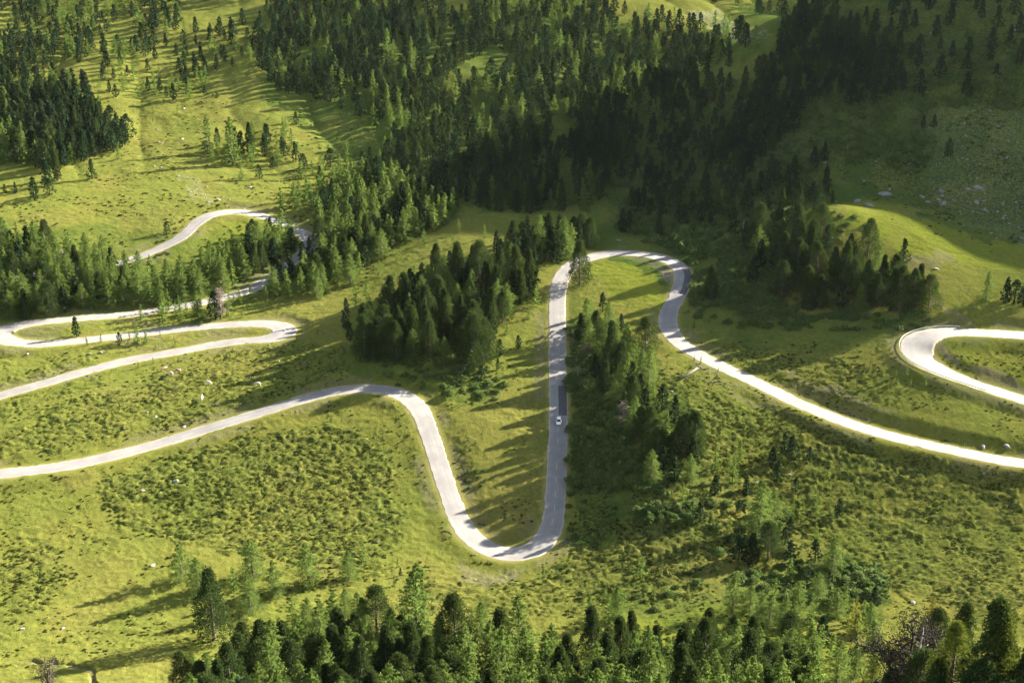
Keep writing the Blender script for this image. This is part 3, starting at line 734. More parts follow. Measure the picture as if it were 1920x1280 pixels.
SAPS = [
 ([(1300,660),(1420,690),(1430,720),(1350,700),(1290,672)], 3.2, (1.8, 4.2), .2), ([(1620,690),(1740,712),(1740,735),(1640,720)], 3.4, (2, 4.5), .3),
 ([(180,700),(330,668),(440,650),(560,635),(560,650),(440,668),(330,686),(180,716)], 5.5, (1.2, 3), .35), ([(0,760),(180,716),(180,728),(0,772)], 7, (1.2, 2.6), .4),
 ([(480,640),(640,600),(640,700),(560,720),(420,700)], 9, (1.5, 4), .3), ([(1300,860),(1620,940),(1560,1040),(1380,1010),(1300,960)], 6, (1.5, 5.5), .2),
 ([(1010,1080),(1330,1000),(1400,1130),(1120,1150)], 5.5, (1.2, 4.5), .2), ([(640,1000),(760,1030),(740,1100),(640,1080)], 8, (1.5, 4), .3),
 ([(150,640),(330,622),(330,652),(180,664)], 5, (1.5, 4), .25), ([(600,520),(800,470),(860,440),(900,470),(700,560),(620,580)], 9, (1.5, 4.5), .2),
 ([(430,560),(520,560),(500,590),(430,600)], 5, (1.5, 4), .25), ([(300,150),(420,140),(400,200),(280,240)], 11, (2, 5), .3),
 ([(1290,560),(1400,590),(1380,660),(1290,630)], 7, (1.5, 3.5), .3), ([(1250,690),(1350,730),(1450,800),(1330,820),(1260,760)], 8, (1.5, 4), .35),
]
BUSHES = [
 ([(1065,690),(1120,740),(1200,800),(1260,890),(1190,925),(1075,915),(1068,780)], 3.4, (2.0, 3.8), .0), ([(1200,800),(1330,860),(1480,1000),(1500,1070),(1400,1060),(1300,960),(1220,920)], 5.5, (1.0, 2.4), .3), ([(1185,960),(1310,940),(1310,978),(1200,985)], 2.6, (1.8, 3.2), 0),
 ([(1370,1060),(1600,1050),(1660,1130),(1600,1140),(1390,1120)], 3.2, (1.2, 2.8), .15), ([(1330,900),(1500,980),(1480,1060),(1340,1040)], 4.0, (1.2, 2.8), .2), ([(1130,1110),(1330,1090),(1330,1130),(1200,1150)], 4.0, (1.2, 2.6), .3),
 ([(1280,520),(1380,480),(1480,520),(1560,590),(1480,620),(1300,600)], 4.0, (1.2, 2.4), .2), ([(790,700),(900,690),(950,720),(930,750),(830,740)], 4.0, (1.0, 2.2), .2),
 ([(1060,900),(1110,900),(1080,1010),(1060,1010)], 4.5, (1.0, 1.8), .3), ([(1560,390),(1640,420),(1600,440),(1540,470),(1530,500)], 4.0, (1.2, 2.2), .3),
 ([(1600,570),(1740,590),(1740,610),(1600,600)], 4.0, (1.0, 2.0), .3), ([(870,880),(910,880),(910,920),(880,915)], 2.5, (.7, 1.2), 0), ([(1880,160),(1920,120),(1920,220),(1880,220)], 5, (1.5, 2.4), .2),
]
CLEAR = [[(830,165),(865,130),(930,95),(968,108),(940,138),(870,165)], [(640,318),(690,268),(735,250),(745,268),(700,300),(645,330)], [(560,225),(650,232),(660,300),(560,320)],
 [(1000,265),(1060,240),(1110,250),(1060,285)], [(800,10),(900,-10),(930,5),(850,30)], [(850,205),(900,190),(950,215),(900,235)]]
def scatter(poly, space, cand, thin, taken, rng):
    P = np.array(poly, float); lo, hi = P.min(0), P.max(0)
    uv = rng.random((cand, 2)) * (hi - lo) + lo
    uv = uv[pip(uv[:, 0], uv[:, 1], poly)]
    if not len(uv): return []
    p, d = raycast(uv[:, 0], uv[:, 1])
    clump = fbm(p[:, 0] / 14, p[:, 1] / 14, 91, 2)
    keep = (clump > thin * .95 + .08) | (rng.random(len(uv)) < .10)
    for c in CLEAR: keep &= ~pip(uv[:, 0], uv[:, 1], c)
    keep &= rng.random(len(uv)) < np.clip(.25 + 1.5 * fbm(p[:, 0] / 25, p[:, 1] / 25, 95, 2), 0, 1)
    ed = samp(ED, p[:, 0], p[:, 1])
    out = []
    for k in np.nonzero(keep & (ed > 1.3) & (d < 1380))[0]:
        x, y = p[k, 0], p[k, 1]
        c = (int(x // 6), int(y // 6)); ok = True
        R_ = int(space // 6) + 1
        for i in range(c[0] - R_, c[0] + R_ + 1):
            for j in range(c[1] - R_, c[1] + R_ + 1):
                for (a, b, s) in taken.get((i, j), ()):
                    if (a - x) ** 2 + (b - y) ** 2 < min(space, max(s, space * .55)) ** 2: ok = False; break
                if not ok: break
            if not ok: break
        if ok:
            taken.setdefault(c, []).append((x, y, space)); out.append((uv[k, 0], uv[k, 1], p[k]))
    return out
taken = {}
hu = np.array([t['u'] for t in TREES]); hv = np.array([t['v'] for t in TREES])
P_, D_ = raycast(hu, hv)
for t, p, d in zip(TREES, P_, D_):
    t['p'] = p; ang = math.radians(PITCH) + math.atan((t['v'] - 640 - t['hp'] / 2) / FPX)
    t['h'] = t['hp'] * d / FPX / math.cos(ang)
    taken.setdefault((int(p[0] // 6), int(p[1] // 6)), []).append((p[0], p[1], 3.5))
for poly, space, lf, (h0, h1), thin in STANDS:
    a = 0.5 * abs(sum(poly[k - 1][0] * poly[k][1] - poly[k][0] * poly[k - 1][1] for k in range(len(poly))))
    for (u, v, p) in scatter(poly, space, int(min(26000, a / 6 + 300)), thin, taken, rngp):
        pl = np.clip(lf + (fbm(np.array([p[0] / 30]), np.array([p[1] / 30]), 17, 2)[0] - .5) * 1.2, .03, .95)
        TREES.append(dict(kind='larch_tree' if rngp.random() < pl else 'stone_pine_tree', u=u, v=v, p=p, h=h0 + (h1 - h0) * rngp.random() ** 1.3 * (1 if rngp.random() > .25 else .55)))
for poly, space, (h0, h1), thin in SAPS:
    for (u, v, p) in scatter(poly, space, 1200, thin, taken, rngp):
        TREES.append(dict(kind='larch_sapling', u=u, v=v, p=p, h=h0 + (h1 - h0) * rngp.random() ** 1.5))
for poly, space, (h0, h1), thin in BUSHES:
    for (u, v, p) in scatter(poly, space, 1500, thin, taken, rngp):
        TREES.append(dict(kind='alder_bush', u=u, v=v, p=p, h=h0 + (h1 - h0) * rngp.random()))
for t in TREES:
    u, v, d = proj(t['p'][None]); u2, v2, d2 = proj(t['p'][None] + [0, 0, t['h']])
    t['px'] = float(v[0] - v2[0]); t['d'] = float(d[0]); t['vis'] = (-20 < u[0] < 1940) and v2[0] < 1272 and v[0] > 4

# phrases for the places where trees stand
PLACES = [(700,620,'in the dark pine grove'), (860,560,'in the dark pine grove'), (960,470,'behind the upper loop of the road'), (1080,470,'behind the upper loop of the road'),
 (1120,640,'beside the straight road under the loop'), (1200,770,'in the thicket beside the white car'), (1280,860,'in the thicket beside the white car'), (1430,890,'on the heath under the descending road'), (1430,1030,'in the hollow beside the pale bushes'),
 (1560,1070,'in the hollow beside the pale bushes'), (1400,1160,'in the cluster above the right wood'), (1560,1180,'above the dead tree'), (1150,1160,'below the big hairpin bend'), (450,1100,'in the loose row above the front wood'), (620,1090,'in the loose row above the front wood'),
 (480,1270,'in the front wood, left part'), (660,1260,'in the front wood, left part'), (860,1270,'in the front wood below the hairpin'), (1040,1280,'in the front wood below the hairpin'), (1250,1280,'in the front wood, right part'), (1420,1280,'in the front wood, right part'),
 (1780,1300,'around the big dead tree'), (1480,490,'on the edge of the bright knoll'), (1650,550,'on the slope below the bright knoll'), (1880,570,'above the upper hairpin'), (150,530,'in the wood above the hairpins'), (400,510,'in the wood above the hairpins'),
 (330,600,'between the two valley roads'), (200,640,'between the two valley roads'), (590,530,'beside the climbing valley road'), (700,430,'on the lit edge of the far forest'), (820,400,'on the lit edge of the far forest'), (550,400,'behind the far road bend'), (460,290,'in the clump on the far left slope'),
 (90,350,'at the foot of the far left forest'), (100,240,'in the far left forest'), (60,90,'near the top left corner'), (280,60,'near the top left corner'), (300,150,'on the open far left slope'), (400,100,'on the open far left slope'), (600,120,'in the far forest'), (900,250,'in the far forest'),
 (1150,150,'in the far forest'), (1350,80,'on the sunny far slope'), (1560,120,'on the shaded right mountainside'), (1400,330,'on the shaded right mountainside'), (1250,380,'at the foot of the shaded mountainside'), (1800,120,'on the upper right mountainside'), (620,300,'on the far clearing'), (720,520,'on the clearing beside the pine grove'),
 (1340,680,'above the descending road'), (1690,720,'below the upper hairpin'), (560,660,'below the left hairpin tip'), (300,690,'along the lower valley road'), (700,1040,'left of the big hairpin'), (1320,560,'right of the upper loop')]
PLN = np.array([[a, b] for a, b, _ in PLACES], float)
def place_of(t):
    return PLACES[int(np.argmin((PLN[:, 0] - t['u']) ** 2 + (1.6 * (PLN[:, 1] - t['v'])) ** 2))][2]
ORD = 'leftmost second third fourth fifth sixth seventh eighth ninth tenth eleventh twelfth thirteenth fourteenth fifteenth sixteenth seventeenth eighteenth nineteenth twentieth'.split()
def rows_of(L, u_of, v_of):
    """(thing, place in its row, row phrase): a crowded place is told apart by rows, then from left to right"""
    n = len(L); m = min(6, max(1, -(-n // 16)))
    names = {1: [''], 2: ['back', 'front'], 3: ['back', 'middle', 'front'], 4: ['back', 'third', 'second', 'front'], 5: ['back', 'fourth', 'third', 'second', 'front'], 6: ['back', 'fifth', 'fourth', 'third', 'second', 'front']}[m]
    L = sorted(L, key=v_of); out = []
    for r in range(m):
        for k, t in enumerate(sorted(L[r * n // m:(r + 1) * n // m], key=u_of)): out.append((t, k, f' of {names[r]} row' if names[r] else ''))
    return out
def fit(size, rest):
    return size + rest if len((size + rest).split()) <= 16 else rest
def ordinal(k):
    if k < 20: return ORD[k] + ('' if k == 0 else ' from left')
    tens = ['', '', 'twenty', 'thirty', 'forty', 'fifty', 'sixty', 'seventy'][min((k + 1) // 10, 7)]
    one = (k + 1) % 10
    return (tens[:-1] + 'ieth' if one == 0 else tens + '-' + ['', 'first', 'second', 'third', 'fourth', 'fifth', 'sixth', 'seventh', 'eighth', 'ninth'][one]) + ' from left'

LOOK = {'larch_tree': ('feathery green larch', 'larch tree', 14.0, 'green larch'), 'stone_pine_tree': ('dark stone pine', 'pine tree', 13.0, 'dark pine'), 'larch_sapling': ('young larch', 'young tree', 3.0, 'young larch'), 'alder_bush': ('grey-green alder bush', 'bush', 1.6, 'grey-green bush')}
LIMIT = {'larch_tree': 300, 'stone_pine_tree': 300, 'larch_sapling': 290, 'alder_bush': 290}
stuff = {}
rngt = np.random.default_rng(99)
for kind, lim in LIMIT.items():
    ts = sorted([t for t in TREES if t['kind'] == kind and t['vis']], key=lambda t: -t['px'])
    solo, rest = ts[:lim], ts[lim:] + [t for t in TREES if t['kind'] == kind and not t['vis']]
    stuff[kind] = rest
    by = {}
    for t in solo: by.setdefault(place_of(t), []).append(t)
    for place, L in by.items():
        med = sorted(t['h'] for t in L)[len(L) // 2]
        for t, k, row in rows_of(L, lambda t: t['u'], lambda t: t['v']):
            big = t['px'] > 42 and t['v'] > 440 and kind in ('larch_tree', 'stone_pine_tree')
            key = {'larch_tree': 'near_larch', 'stone_pine_tree': 'near_pine'}[kind] if big else kind
            pr = KINDS[key][int(rngt.integers(len(KINDS[key])))]
            s = t['h'] / pr[2] if kind != 'alder_bush' else t['h']
            e = bpy.data.objects.new(kind, None); C.objects.link(e)
            wd = 1.0 if kind == 'alder_bush' else float(np.clip((pr[2] / t['h']) ** .35, .85, 1.35)) * rngt.uniform(.9, 1.12)
            e.location = t['p'] - [0, 0, .12]; e.scale = (s * wd, s * wd, s); e.rotation_euler = (rngt.normal(0, .02), rngt.normal(0, .02), rngt.random() * 6.28)
            e.empty_display_size = .1
            for nm, me in (('stem' if kind == 'alder_bush' else 'trunk', pr[0]), ('foliage' if kind == 'alder_bush' else 'crown', pr[1])):
                o = bpy.data.objects.new(nm, me); C.objects.link(o); o.parent = e
            size = 'tall ' if t['h'] > med * 1.12 else ('small ' if t['h'] < med * .85 else '')
            lab = size + LOOK[kind][0] + ' ' + place if len(L) == 1 else fit(size, f"{LOOK[kind][3]}, {ordinal(k)}{row} {place}")
            tag(e, lab, LOOK[kind][1], f"{LOOK[kind][0]}s {place}")
            t['obj'] = e

def forest(name, keys, L, label, cat, seed):
    """the many farther trees that read as one mass"""
    if not L: return
    rng = np.random.default_rng(seed)
    V, F, T, n = [], [], [], 0
    lo = keys
    for t in L:
        v, f, c = lo[int(rng.integers(len(lo)))]
        s = t['h']; wd = rng.uniform(.85, 1.2); a = rng.random() * 6.28
        ca, sa = math.cos(a) * s * wd, math.sin(a) * s * wd
        w = np.stack([v[:, 0] * ca - v[:, 1] * sa, v[:, 0] * sa + v[:, 1] * ca, v[:, 2] * s], 1) + t['p']
        c = c.copy(); c[:, 1] = rng.random()
        V.append(w); F.append(f + n); T.append(c); n += len(v)
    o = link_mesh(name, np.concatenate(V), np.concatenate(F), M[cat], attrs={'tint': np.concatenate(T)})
    tag(o, label, 'forest', kind='stuff')
def lowpoly(gen, h, **kw):
    tr, cr = gen(h=h, **kw); v, f, c = cr.arrays()
    tv, tf, tc = tr.arrays(); return np.concatenate([v, tv]) / h, np.concatenate([f, tf + len(v)]), np.concatenate([c, tc * 0 + [0, 0, 0, 1]])
lo_l = [lowpoly(larch, 14.0, seed=700 + s, nb=40, per=13, size=1.1, rmax=.225 + .02 * (s % 4), bare=.06) for s in range(7)]
lo_p = [lowpoly(pine, 13.0, seed=800 + s, nc=44, per=13, size=1.1, rmax=.245, narrow=.80 + .10 * (s % 5)) for s in range(8)]
forest('larch_forest', lo_l, stuff['larch_tree'], 'light green larches mixed through the far forest', 'larch', 1)
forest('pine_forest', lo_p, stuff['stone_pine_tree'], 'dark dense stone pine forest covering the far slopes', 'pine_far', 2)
print('COUNTS', {k: (sum(t['kind'] == k for t in TREES), len(stuff[k])) for k in LIMIT})

# ------------------------------------------------------------------ low scrub and heath that nobody could count
def mass(name, protos, areas, mat, label, cat, seed):
    rng = np.random.default_rng(seed)
    V, F, T, n = [], [], [], 0
    for poly, cnt, (r0, r1), thin in areas:
        P = np.array(poly, float); lo, hi = P.min(0), P.max(0)
        uv = rng.random((cnt, 2)) * (hi - lo) + lo
        uv = uv[pip(uv[:, 0] + rng.normal(0, 24, len(uv)), uv[:, 1] + rng.normal(0, 14, len(uv)), poly)]
        p, d = raycast(uv[:, 0], uv[:, 1])
        k = (fbm(p[:, 0] / 9, p[:, 1] / 9, 33, 3) > thin) & (samp(ED, p[:, 0], p[:, 1]) > 1.6) & (d < 1300)
        for q in p[k]:
            v, f, c = protos[int(rng.integers(len(protos)))]
            s = r0 + (r1 - r0) * rng.random() ** 1.5; a = rng.random() * 6.28
            w = np.stack([(v[:, 0] * math.cos(a) - v[:, 1] * math.sin(a)) * s * rng.uniform(.9, 1.4), (v[:, 0] * math.sin(a) + v[:, 1] * math.cos(a)) * s, v[:, 2] * s * rng.uniform(.7, 1.1)], 1) + q - [0, 0, .05]
            c = c.copy(); c[:, 1] = rng.random(); c[:, 0] = np.clip(c[:, 0] + rng.normal(0, .2), 0, 1)
            V.append(w); F.append(f + n); T.append(c); n += len(v)
    o = link_mesh(name, np.concatenate(V), np.concatenate(F), M[mat], attrs={'tint': np.concatenate(T)})
    tag(o, label, cat, kind='stuff')
def bare(gen, **kw):
    tr, cr = gen(**kw); return cr.arrays()
b_lo = [bare(bush, seed=900 + s, r=1.0, nc=10, per=11, size=.50, hgt=1.1) for s in range(8)]
h_lo = [bare(bush, seed=950 + s, r=1.0, nc=5, per=6, size=.75, hgt=.62) for s in range(8)]
mass('alder_scrub', b_lo, [
 ([(1200,290),(1330,230),(1480,180),(1560,170),(1560,330),(1500,400),(1380,460),(1290,480),(1230,440),(1160,410)], 3000, (1.4, 3.4), .34),
 ([(1290,480),(1400,440),(1500,520),(1400,580),(1300,560)], 750, (1.1, 2.6), .36),
 ([(1500,100),(1680,90),(1760,60),(1920,90),(1920,200),(1760,200),(1560,240)], 1100, (1.4, 3.3), .42),
 ([(1560,230),(1700,200),(1760,300),(1620,340)], 560, (1.3, 3.0), .42),
 ([(1060,740),(1130,740),(1240,840),(1260,920),(1180,930),(1070,920)], 520, (1.0, 2.2), 0.42),
 ([(1060,600),(1130,640),(1200,740),(1160,800),(1090,720),(1064,690)], 525, (0.9, 2.1), 0.32),
 ([(650,640),(800,690),(900,690),(940,740),(850,735),(760,700)], 525, (0.7, 1.8), 0.34),
 ([(1380,560),(1560,580),(1740,590),(1740,620),(1560,620),(1400,610)], 600, (0.8, 2.0), 0.34),
 ([(1380,1060),(1640,1060),(1660,1130),(1400,1120)], 450, (0.8, 2.0), 0.42),
 ([(1380,110),(1280,230),(1200,330),(1180,320),(1270,200),(1360,110)], 600, (1.3, 3.0), .38),
], 'alder', 'dense grey-green alder scrub on the shaded lower mountainside', 'scrub', 5)
mass('heath_shrubs', h_lo, [(poly, int(2.4e-2 * s_ * 0.5 * abs(sum(poly[k - 1][0] * poly[k][1] - poly[k][0] * poly[k - 1][1] for k in range(len(poly)))) * 2.2), (.28, .70), .38) for poly, s_ in HEATH_AND_SHADE[:9]] + [
 ([(-350,640),(1000,640),(1000,1250),(-350,1250)], 10000, (.22, .6), .53), ([(1070,640),(2300,640),(2300,1250),(1070,1250)], 10500, (.22, .65), .50),
 ([(0,200),(700,150),(700,560),(0,480)], 4000, (.35, .9), .50), ([(1560,180),(1920,120),(1920,470),(1640,380)], 1500, (.4, 1.1), .48)],
 'heath', 'low dark dwarf-shrub heath dotted over the meadows', 'heath', 6)

# ------------------------------------------------------------------ boulders
def boulder_mesh(name, seed):
    rng = np.random.default_rng(seed)
    bm = bmesh.new(); bmesh.ops.create_icosphere(bm, subdivisions=3, radius=1.0)
    cuts = [(Vector(rng.normal(size=3)).normalized(), rng.uniform(.55, .85)) for _ in range(9)]
    for v in bm.verts:
        for n, d in cuts:
            k = v.co.dot(n) - d
            if k > 0: v.co -= n * k * .9
        v.co *= 1 + .08 * float(vnoise(np.array([v.co.x * 3 + seed]), np.array([v.co.y * 3 + v.co.z * 2]), seed)[0] - .5)
        v.co.x *= 1.25; v.co.z *= .62
    me = bpy.data.meshes.new(name); bm.to_mesh(me); bm.free(); me.materials.append(M['rock'])
    return me
BOULD = [boulder_mesh('boulder', 40 + k) for k in range(7)]
HAND_B = """1658,366,26 1607,379,17 1630,387,20 1765,360,14 1771,382,16 1730,371,12 1815,356,13 1835,352,18 1709,998,13 1481,890,8 1888,838,16 1843,838,12 1844,887,8 1906,922,8 168,664,9 191,661,9 408,760,11 277,773,6 292,781,7 233,803,8 613,704,10 329,903,16 269,920,9 300,925,7 707,1016,8 287,1060,12 40,1180,12 1645,145,18 1634,140,14 1472,188,20 1500,197,16 1522,212,12 1341,258,13 1296,326,12 1210,303,9 1260,250,10
1420,300,9 1545,305,10 1600,250,9 470,352,8 410,375,9 340,262,9 345,205,8 640,730,7 1160,452,10 1186,438,10 1320,330,9 1260,735,8 1420,905,8 1712,1130,12 345,800,7 1755,505,10 1790,490,8 118,1178,9 155,1020,6"""
bl = [tuple(map(float, w.split(','))) for w in HAND_B.split()]
rb = np.random.default_rng(31)
for poly, cnt, (s0, s1) in [([(1700,230),(1920,190),(1920,470),(1780,420),(1650,350),(1640,300)], 130, (3, 8)), ([(1560,330),(1900,380),(1920,440),(1760,390)], 22, (5, 12)), ([(1440,120),(1920,30),(1920,180),(1560,200)], 18, (4, 10)),
       ([(845,1060),(985,1068),(960,1092),(870,1090)], 9, (3, 5)), ([(200,880),(640,860),(640,1000),(240,1000)], 14, (3, 6)), ([(40,660),(640,640),(640,780),(100,800)], 18, (3, 7)), ([(330,330),(430,330),(470,400),(380,400)], 14, (4, 8)), ([(300,180),(420,170),(360,330),(250,330)], 14, (4, 7)), ([(1270,15),(1340,20),(1440,75),(1380,85)], 14, (5, 10))]:
    P = np.array(poly, float); lo, hi = P.min(0), P.max(0); n0 = 0
    while n0 < cnt:
        q = rb.random(2) * (hi - lo) + lo
        if pip(q[:1], q[1:], poly)[0]: bl.append((q[0], q[1], s0 + (s1 - s0) * rb.random() ** 2)); n0 += 1
bp, bd = raycast([b[0] for b in bl], [b[1] for b in bl])
BPL = [(1760,300,'on the rock-strewn shaded slope'), (1650,375,'behind the bright knoll'), (1840,400,'behind the bright knoll'), (1600,140,'high on the shaded mountainside'), (1440,220,'on the shaded spur'), (1250,280,'on the shaded spur'), (920,1075,'on the bank under the big hairpin'),
       (420,930,'on the lower left heath'), (100,1150,'on the lower left heath'), (330,710,'between the valley road and main road'), (400,360,'above the far road bend'), (330,240,'on the open far left slope'), (1350,50,'on the far sunny scree'), (1600,950,'on the right heath meadow'), (1850,850,'beside the descending road'),
       (1170,450,'above the upper loop'), (1770,500,'on the bright knoll'), (1300,740,'under the descending road')]
by = {}
for k, (b, p, d) in enumerate(zip(bl, bp, bd)):
    if samp(ED, p[0], p[1]) < .5: continue
    pl = BPL[int(np.argmin([(q[0] - b[0]) ** 2 + 3 * (q[1] - b[1]) ** 2 for q in BPL]))][2]
    by.setdefault(pl, []).append((b, p, d))
for pl, L in by.items():
    med = sorted(x[0][2] for x in L)[len(L) // 2]
    for (b, p, d), k, row in rows_of(L, lambda x: x[0][0], lambda x: x[0][1]):
        o = bpy.data.objects.new('boulder', BOULD[int(rb.integers(7))]); C.objects.link(o)
        r = b[2] * d / FPX / 2.2
        o.location = p + [0, 0, r * .12]; o.scale = (r, r * rb.uniform(.7, 1), r * rb.uniform(.7, 1.1)); o.rotation_euler = (rb.normal(0, .2), rb.normal(0, .2), rb.random() * 6.28)
        sz = 'large ' if b[2] > med * 1.4 else ('small ' if b[2] < med * .75 else '')
        tag(o, fit(sz, f"pale boulder, {ordinal(k)}{row} {pl}") if len(L) > 1 else f"{sz}pale granite boulder {pl}", 'boulder', 'pale boulders ' + pl)

# ------------------------------------------------------------------ dead trees and fallen wood
def dead_wood(seed, h, spread=.35, n=26, stems=1, up=.25, sub=3):
    """bare tree: broken stems with stubs and forking dead branches"""
    rng = np.random.default_rng(seed); st, br = MB(), MB(); tips = []
    for k in range(stems):
        az = rng.random() * 6.28; ln = rng.uniform(.05, .3) * (k > 0); hh = h * (1 if k == 0 else rng.uniform(.55, .85))
        z = np.linspace(0, 1, 8)
        ax = np.stack([math.cos(az) * ln * h * z ** 1.3 + rng.normal(0, .012 * h, 8) * z, math.sin(az) * ln * h * z ** 1.3 + rng.normal(0, .012 * h, 8) * z, z * hh], 1)
        st.tube(ax, .026 * h * (1 - z * .75) * (1 if k == 0 else .75), 7)
        for j in range(n // stems):
            t = .12 + .88 * rng.random(); a = rng.random() * 6.28
            b0 = np.array([np.interp(t, z, ax[:, c]) for c in range(3)])
            L = spread * h * rng.uniform(.25, 1) * (1.15 - t * .7)
            d = np.array([math.cos(a), math.sin(a), up + rng.normal(0, .25)])
            q = [b0]
            for m in range(5): d = d + rng.normal(0, .2, 3); d /= np.linalg.norm(d); q.append(q[-1] + d * L / 5)
            br.tube(np.array(q), np.linspace(.010 * h, .002 * h + .006, 6), 4); tips.append(q[-1])
            for m in range(sub):
                i = rng.integers(2, 6); e = np.array([rng.normal(), rng.normal(), .3 + rng.normal(0, .5)]); e /= np.linalg.norm(e)
                p1 = q[i] + e * L * .28; br.tube(np.array([q[i], (q[i] + p1) / 2 + rng.normal(0, .03 * L, 3), p1]), [.004 * h + .005, .003 * h + .004, .004], 3); tips.append(p1)
    return st, br, np.array(tips)
def dead_tree(u, v, hp, label, seed, stem_m, branch_m, twig=None, **kw):
    p, d = raycast([u], [v]); ang = math.radians(PITCH) + math.atan((v - 640 - hp / 2) / FPX)
    h = hp * d[0] / FPX / math.cos(ang)
    st, br, tips = dead_wood(seed, h, **kw)
    if twig is None and hp < 50:                                    # a bare snag: one bleached piece of wood
        a, f, t = st.arrays(); a2, f2, t2 = br.arrays()
        o = link_mesh('dead_tree', np.concatenate([a, a2]), np.concatenate([f, f2 + len(a)]), M[stem_m], None, True); o.location = p[0] - [0, 0, .2]
        tag(o, label, 'dead tree'); return o
    e = bpy.data.objects.new('dead_tree', None); C.objects.link(e); e.location = p[0] - [0, 0, .2]
    tag(e, label, 'dead tree')
    a, f, t = st.arrays(); link_mesh('trunk', a, f, M[stem_m], e, True)
    a, f, t = br.arrays(); link_mesh('branch', a, f, M[branch_m], e, True)
    if twig:
        rng = np.random.default_rng(seed + 1); mb = MB(); per, sz, mt = twig
        c = np.repeat(tips, per, 0) + rng.normal(0, .035 * h, (len(tips) * per, 3))
        mb.cards(c, rng.normal(size=c.shape), sz, sz * .3, rng, rtint(len(c), rng)); a, f, t = mb.arrays()
        o = link_mesh('crown', a, f, M[mt], e, attrs={'tint': t}); o['label'] = 'thin dead twigs of the crown'
    return e
M['twig_dark'] = mat_leaf('dead_dark_twigs', (.022, .020, .015), (.046, .042, .032), (.028, .026, .019), .08)
M['twig_grey'] = mat_leaf('dead_grey_twigs', (.15, .12, .10), (.26, .21, .18), (.20, .15, .13), .15)
M['larch_gold'] = mat_leaf('autumn_larch_needles', (.17, .16, .025), (.24, .18, .025), (.12, .15, .028), .4, (.30, .24, .03))
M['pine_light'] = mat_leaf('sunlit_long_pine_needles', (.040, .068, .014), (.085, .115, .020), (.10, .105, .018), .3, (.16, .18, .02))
dead_tree(1690, 1352, 178, 'big dark dead tree with bleached broken branches in the bottom right corner', 11, 'darkwood', 'darkwood', (26, .36, 'twig_dark'), spread=.60, n=120, stems=5, sub=4)
dead_tree(1706, 1350, 150, 'pale bleached dead stem standing inside the dark dead tree', 12, 'deadwood', 'deadwood', None, spread=.34, n=30, stems=1, sub=1)
dead_tree(95, 1304, 74, 'low dark dead tree at the bottom edge beside the stream bed', 13, 'darkwood', 'darkwood', (9, .4, 'twig_dark'), spread=.6, n=34, stems=4, sub=3)
dead_tree(415, 598, 56, 'greyish dead larch between the two valley roads', 14, 'bark', 'deadwood', (9, .5, 'twig_grey'), spread=.34, n=46, sub=4)
dead_tree(1168, 802, 46, 'pinkish grey dead larch in the thicket beside the white car', 15, 'deadwood', 'deadwood', (9, .4, 'twig_grey'), spread=.36, n=44, sub=4)
dead_tree(1083, 716, 26, 'small bleached bare snag beside the straight road', 16, 'deadwood', 'deadwood', None, spread=.6, n=14, stems=1, sub=2)
dead_tree(1098, 668, 30, 'twiggy grey dead pine beside the straight road', 17, 'bark', 'deadwood', (8, .35, 'twig_grey'), spread=.5, n=34, stems=3, sub=3)
dead_tree(1392, 452, 42, 'bare white dead trunk among the pines left of the bright knoll', 18, 'deadwood', 'deadwood', None, spread=.16, n=10, sub=1)
dead_tree(123, 520, 52, 'bare grey dead larch in the wood above the hairpins', 19, 'bark', 'deadwood', (4, .35, 'twig_grey'), spread=.25, n=36, sub=3)
# leaning bleached trunk under the pine grove
p, d = raycast([864, 880], [708, 680]); mb = MB(); mb2 = MB()
a, b = p[0] + [0, 0, .3], p[1] + [0, 0, 2.6]
mb.tube(np.linspace(a, b, 6) + np.random.default_rng(3).normal(0, .07, (6, 3)), np.linspace(.34, .14, 6), 8)
for k in range(5):
    q = a + (b - a) * (.25 + .15 * k); e_ = np.array([math.cos(k * 2.2), math.sin(k * 2.2), .5]); mb2.tube(np.array([q, q + e_ * .6, q + e_ * 1.2]), [.07, .05, .02], 5)
e = bpy.data.objects.new('fallen_trunk', None); C.objects.link(e)
tag(e, 'bleached white fallen trunk leaning below the dark pine grove', 'fallen tree')
v_, f_, t_ = mb.arrays(); link_mesh('trunk', v_, f_, M['deadwood'], e, True)
v_, f_, t_ = mb2.arrays(); link_mesh('branch', v_, f_, M['deadwood'], e, True)
# golden larch behind the big dead tree and long-needled pines at the corner
def single(kind, u, v, hp, gen, mat, label, cat, **kw):
    p, d = raycast([u], [v]); ang = math.radians(PITCH) + math.atan((v - 640 - hp / 2) / FPX); h = hp * d[0] / FPX / math.cos(ang)
    tr, cr = gen(h=h, **kw)
    e = bpy.data.objects.new(kind, None); C.objects.link(e); e.location = p[0] - [0, 0, .15]; tag(e, label, cat)
    a, f, t = tr.arrays(); link_mesh('trunk', a, f, M['bark'], e, True, {'tint': t}); a, f, t = cr.arrays(); link_mesh('crown', a, f, M[mat], e, attrs={'tint': t})
single('larch_tree', 1738, 1215, 96, larch, 'larch_gold', 'golden autumn larch just behind the big dead tree', 'larch tree', seed=61, nb=90, per=26, size=.5, rmax=.2, bare=.1)
single('larch_tree', 1600, 1196, 74, larch, 'larch_gold', 'small yellowing larch standing left of the big dead tree', 'larch tree', seed=62, nb=70, per=22, size=.45, rmax=.2, bare=.05)
single('stone_pine_tree', 1855, 1348, 196, pine, 'pine_light', 'near sunlit pine with long needles in the bottom right corner', 'pine tree', seed=63, nc=170, per=60, size=.26, rmax=.24)
single('stone_pine_tree', 1772, 1352, 186, pine, 'pine_light', 'near sunlit pine just right of the big dead tree', 'pine tree', seed=64, nc=150, per=60, size=.26, rmax=.2)
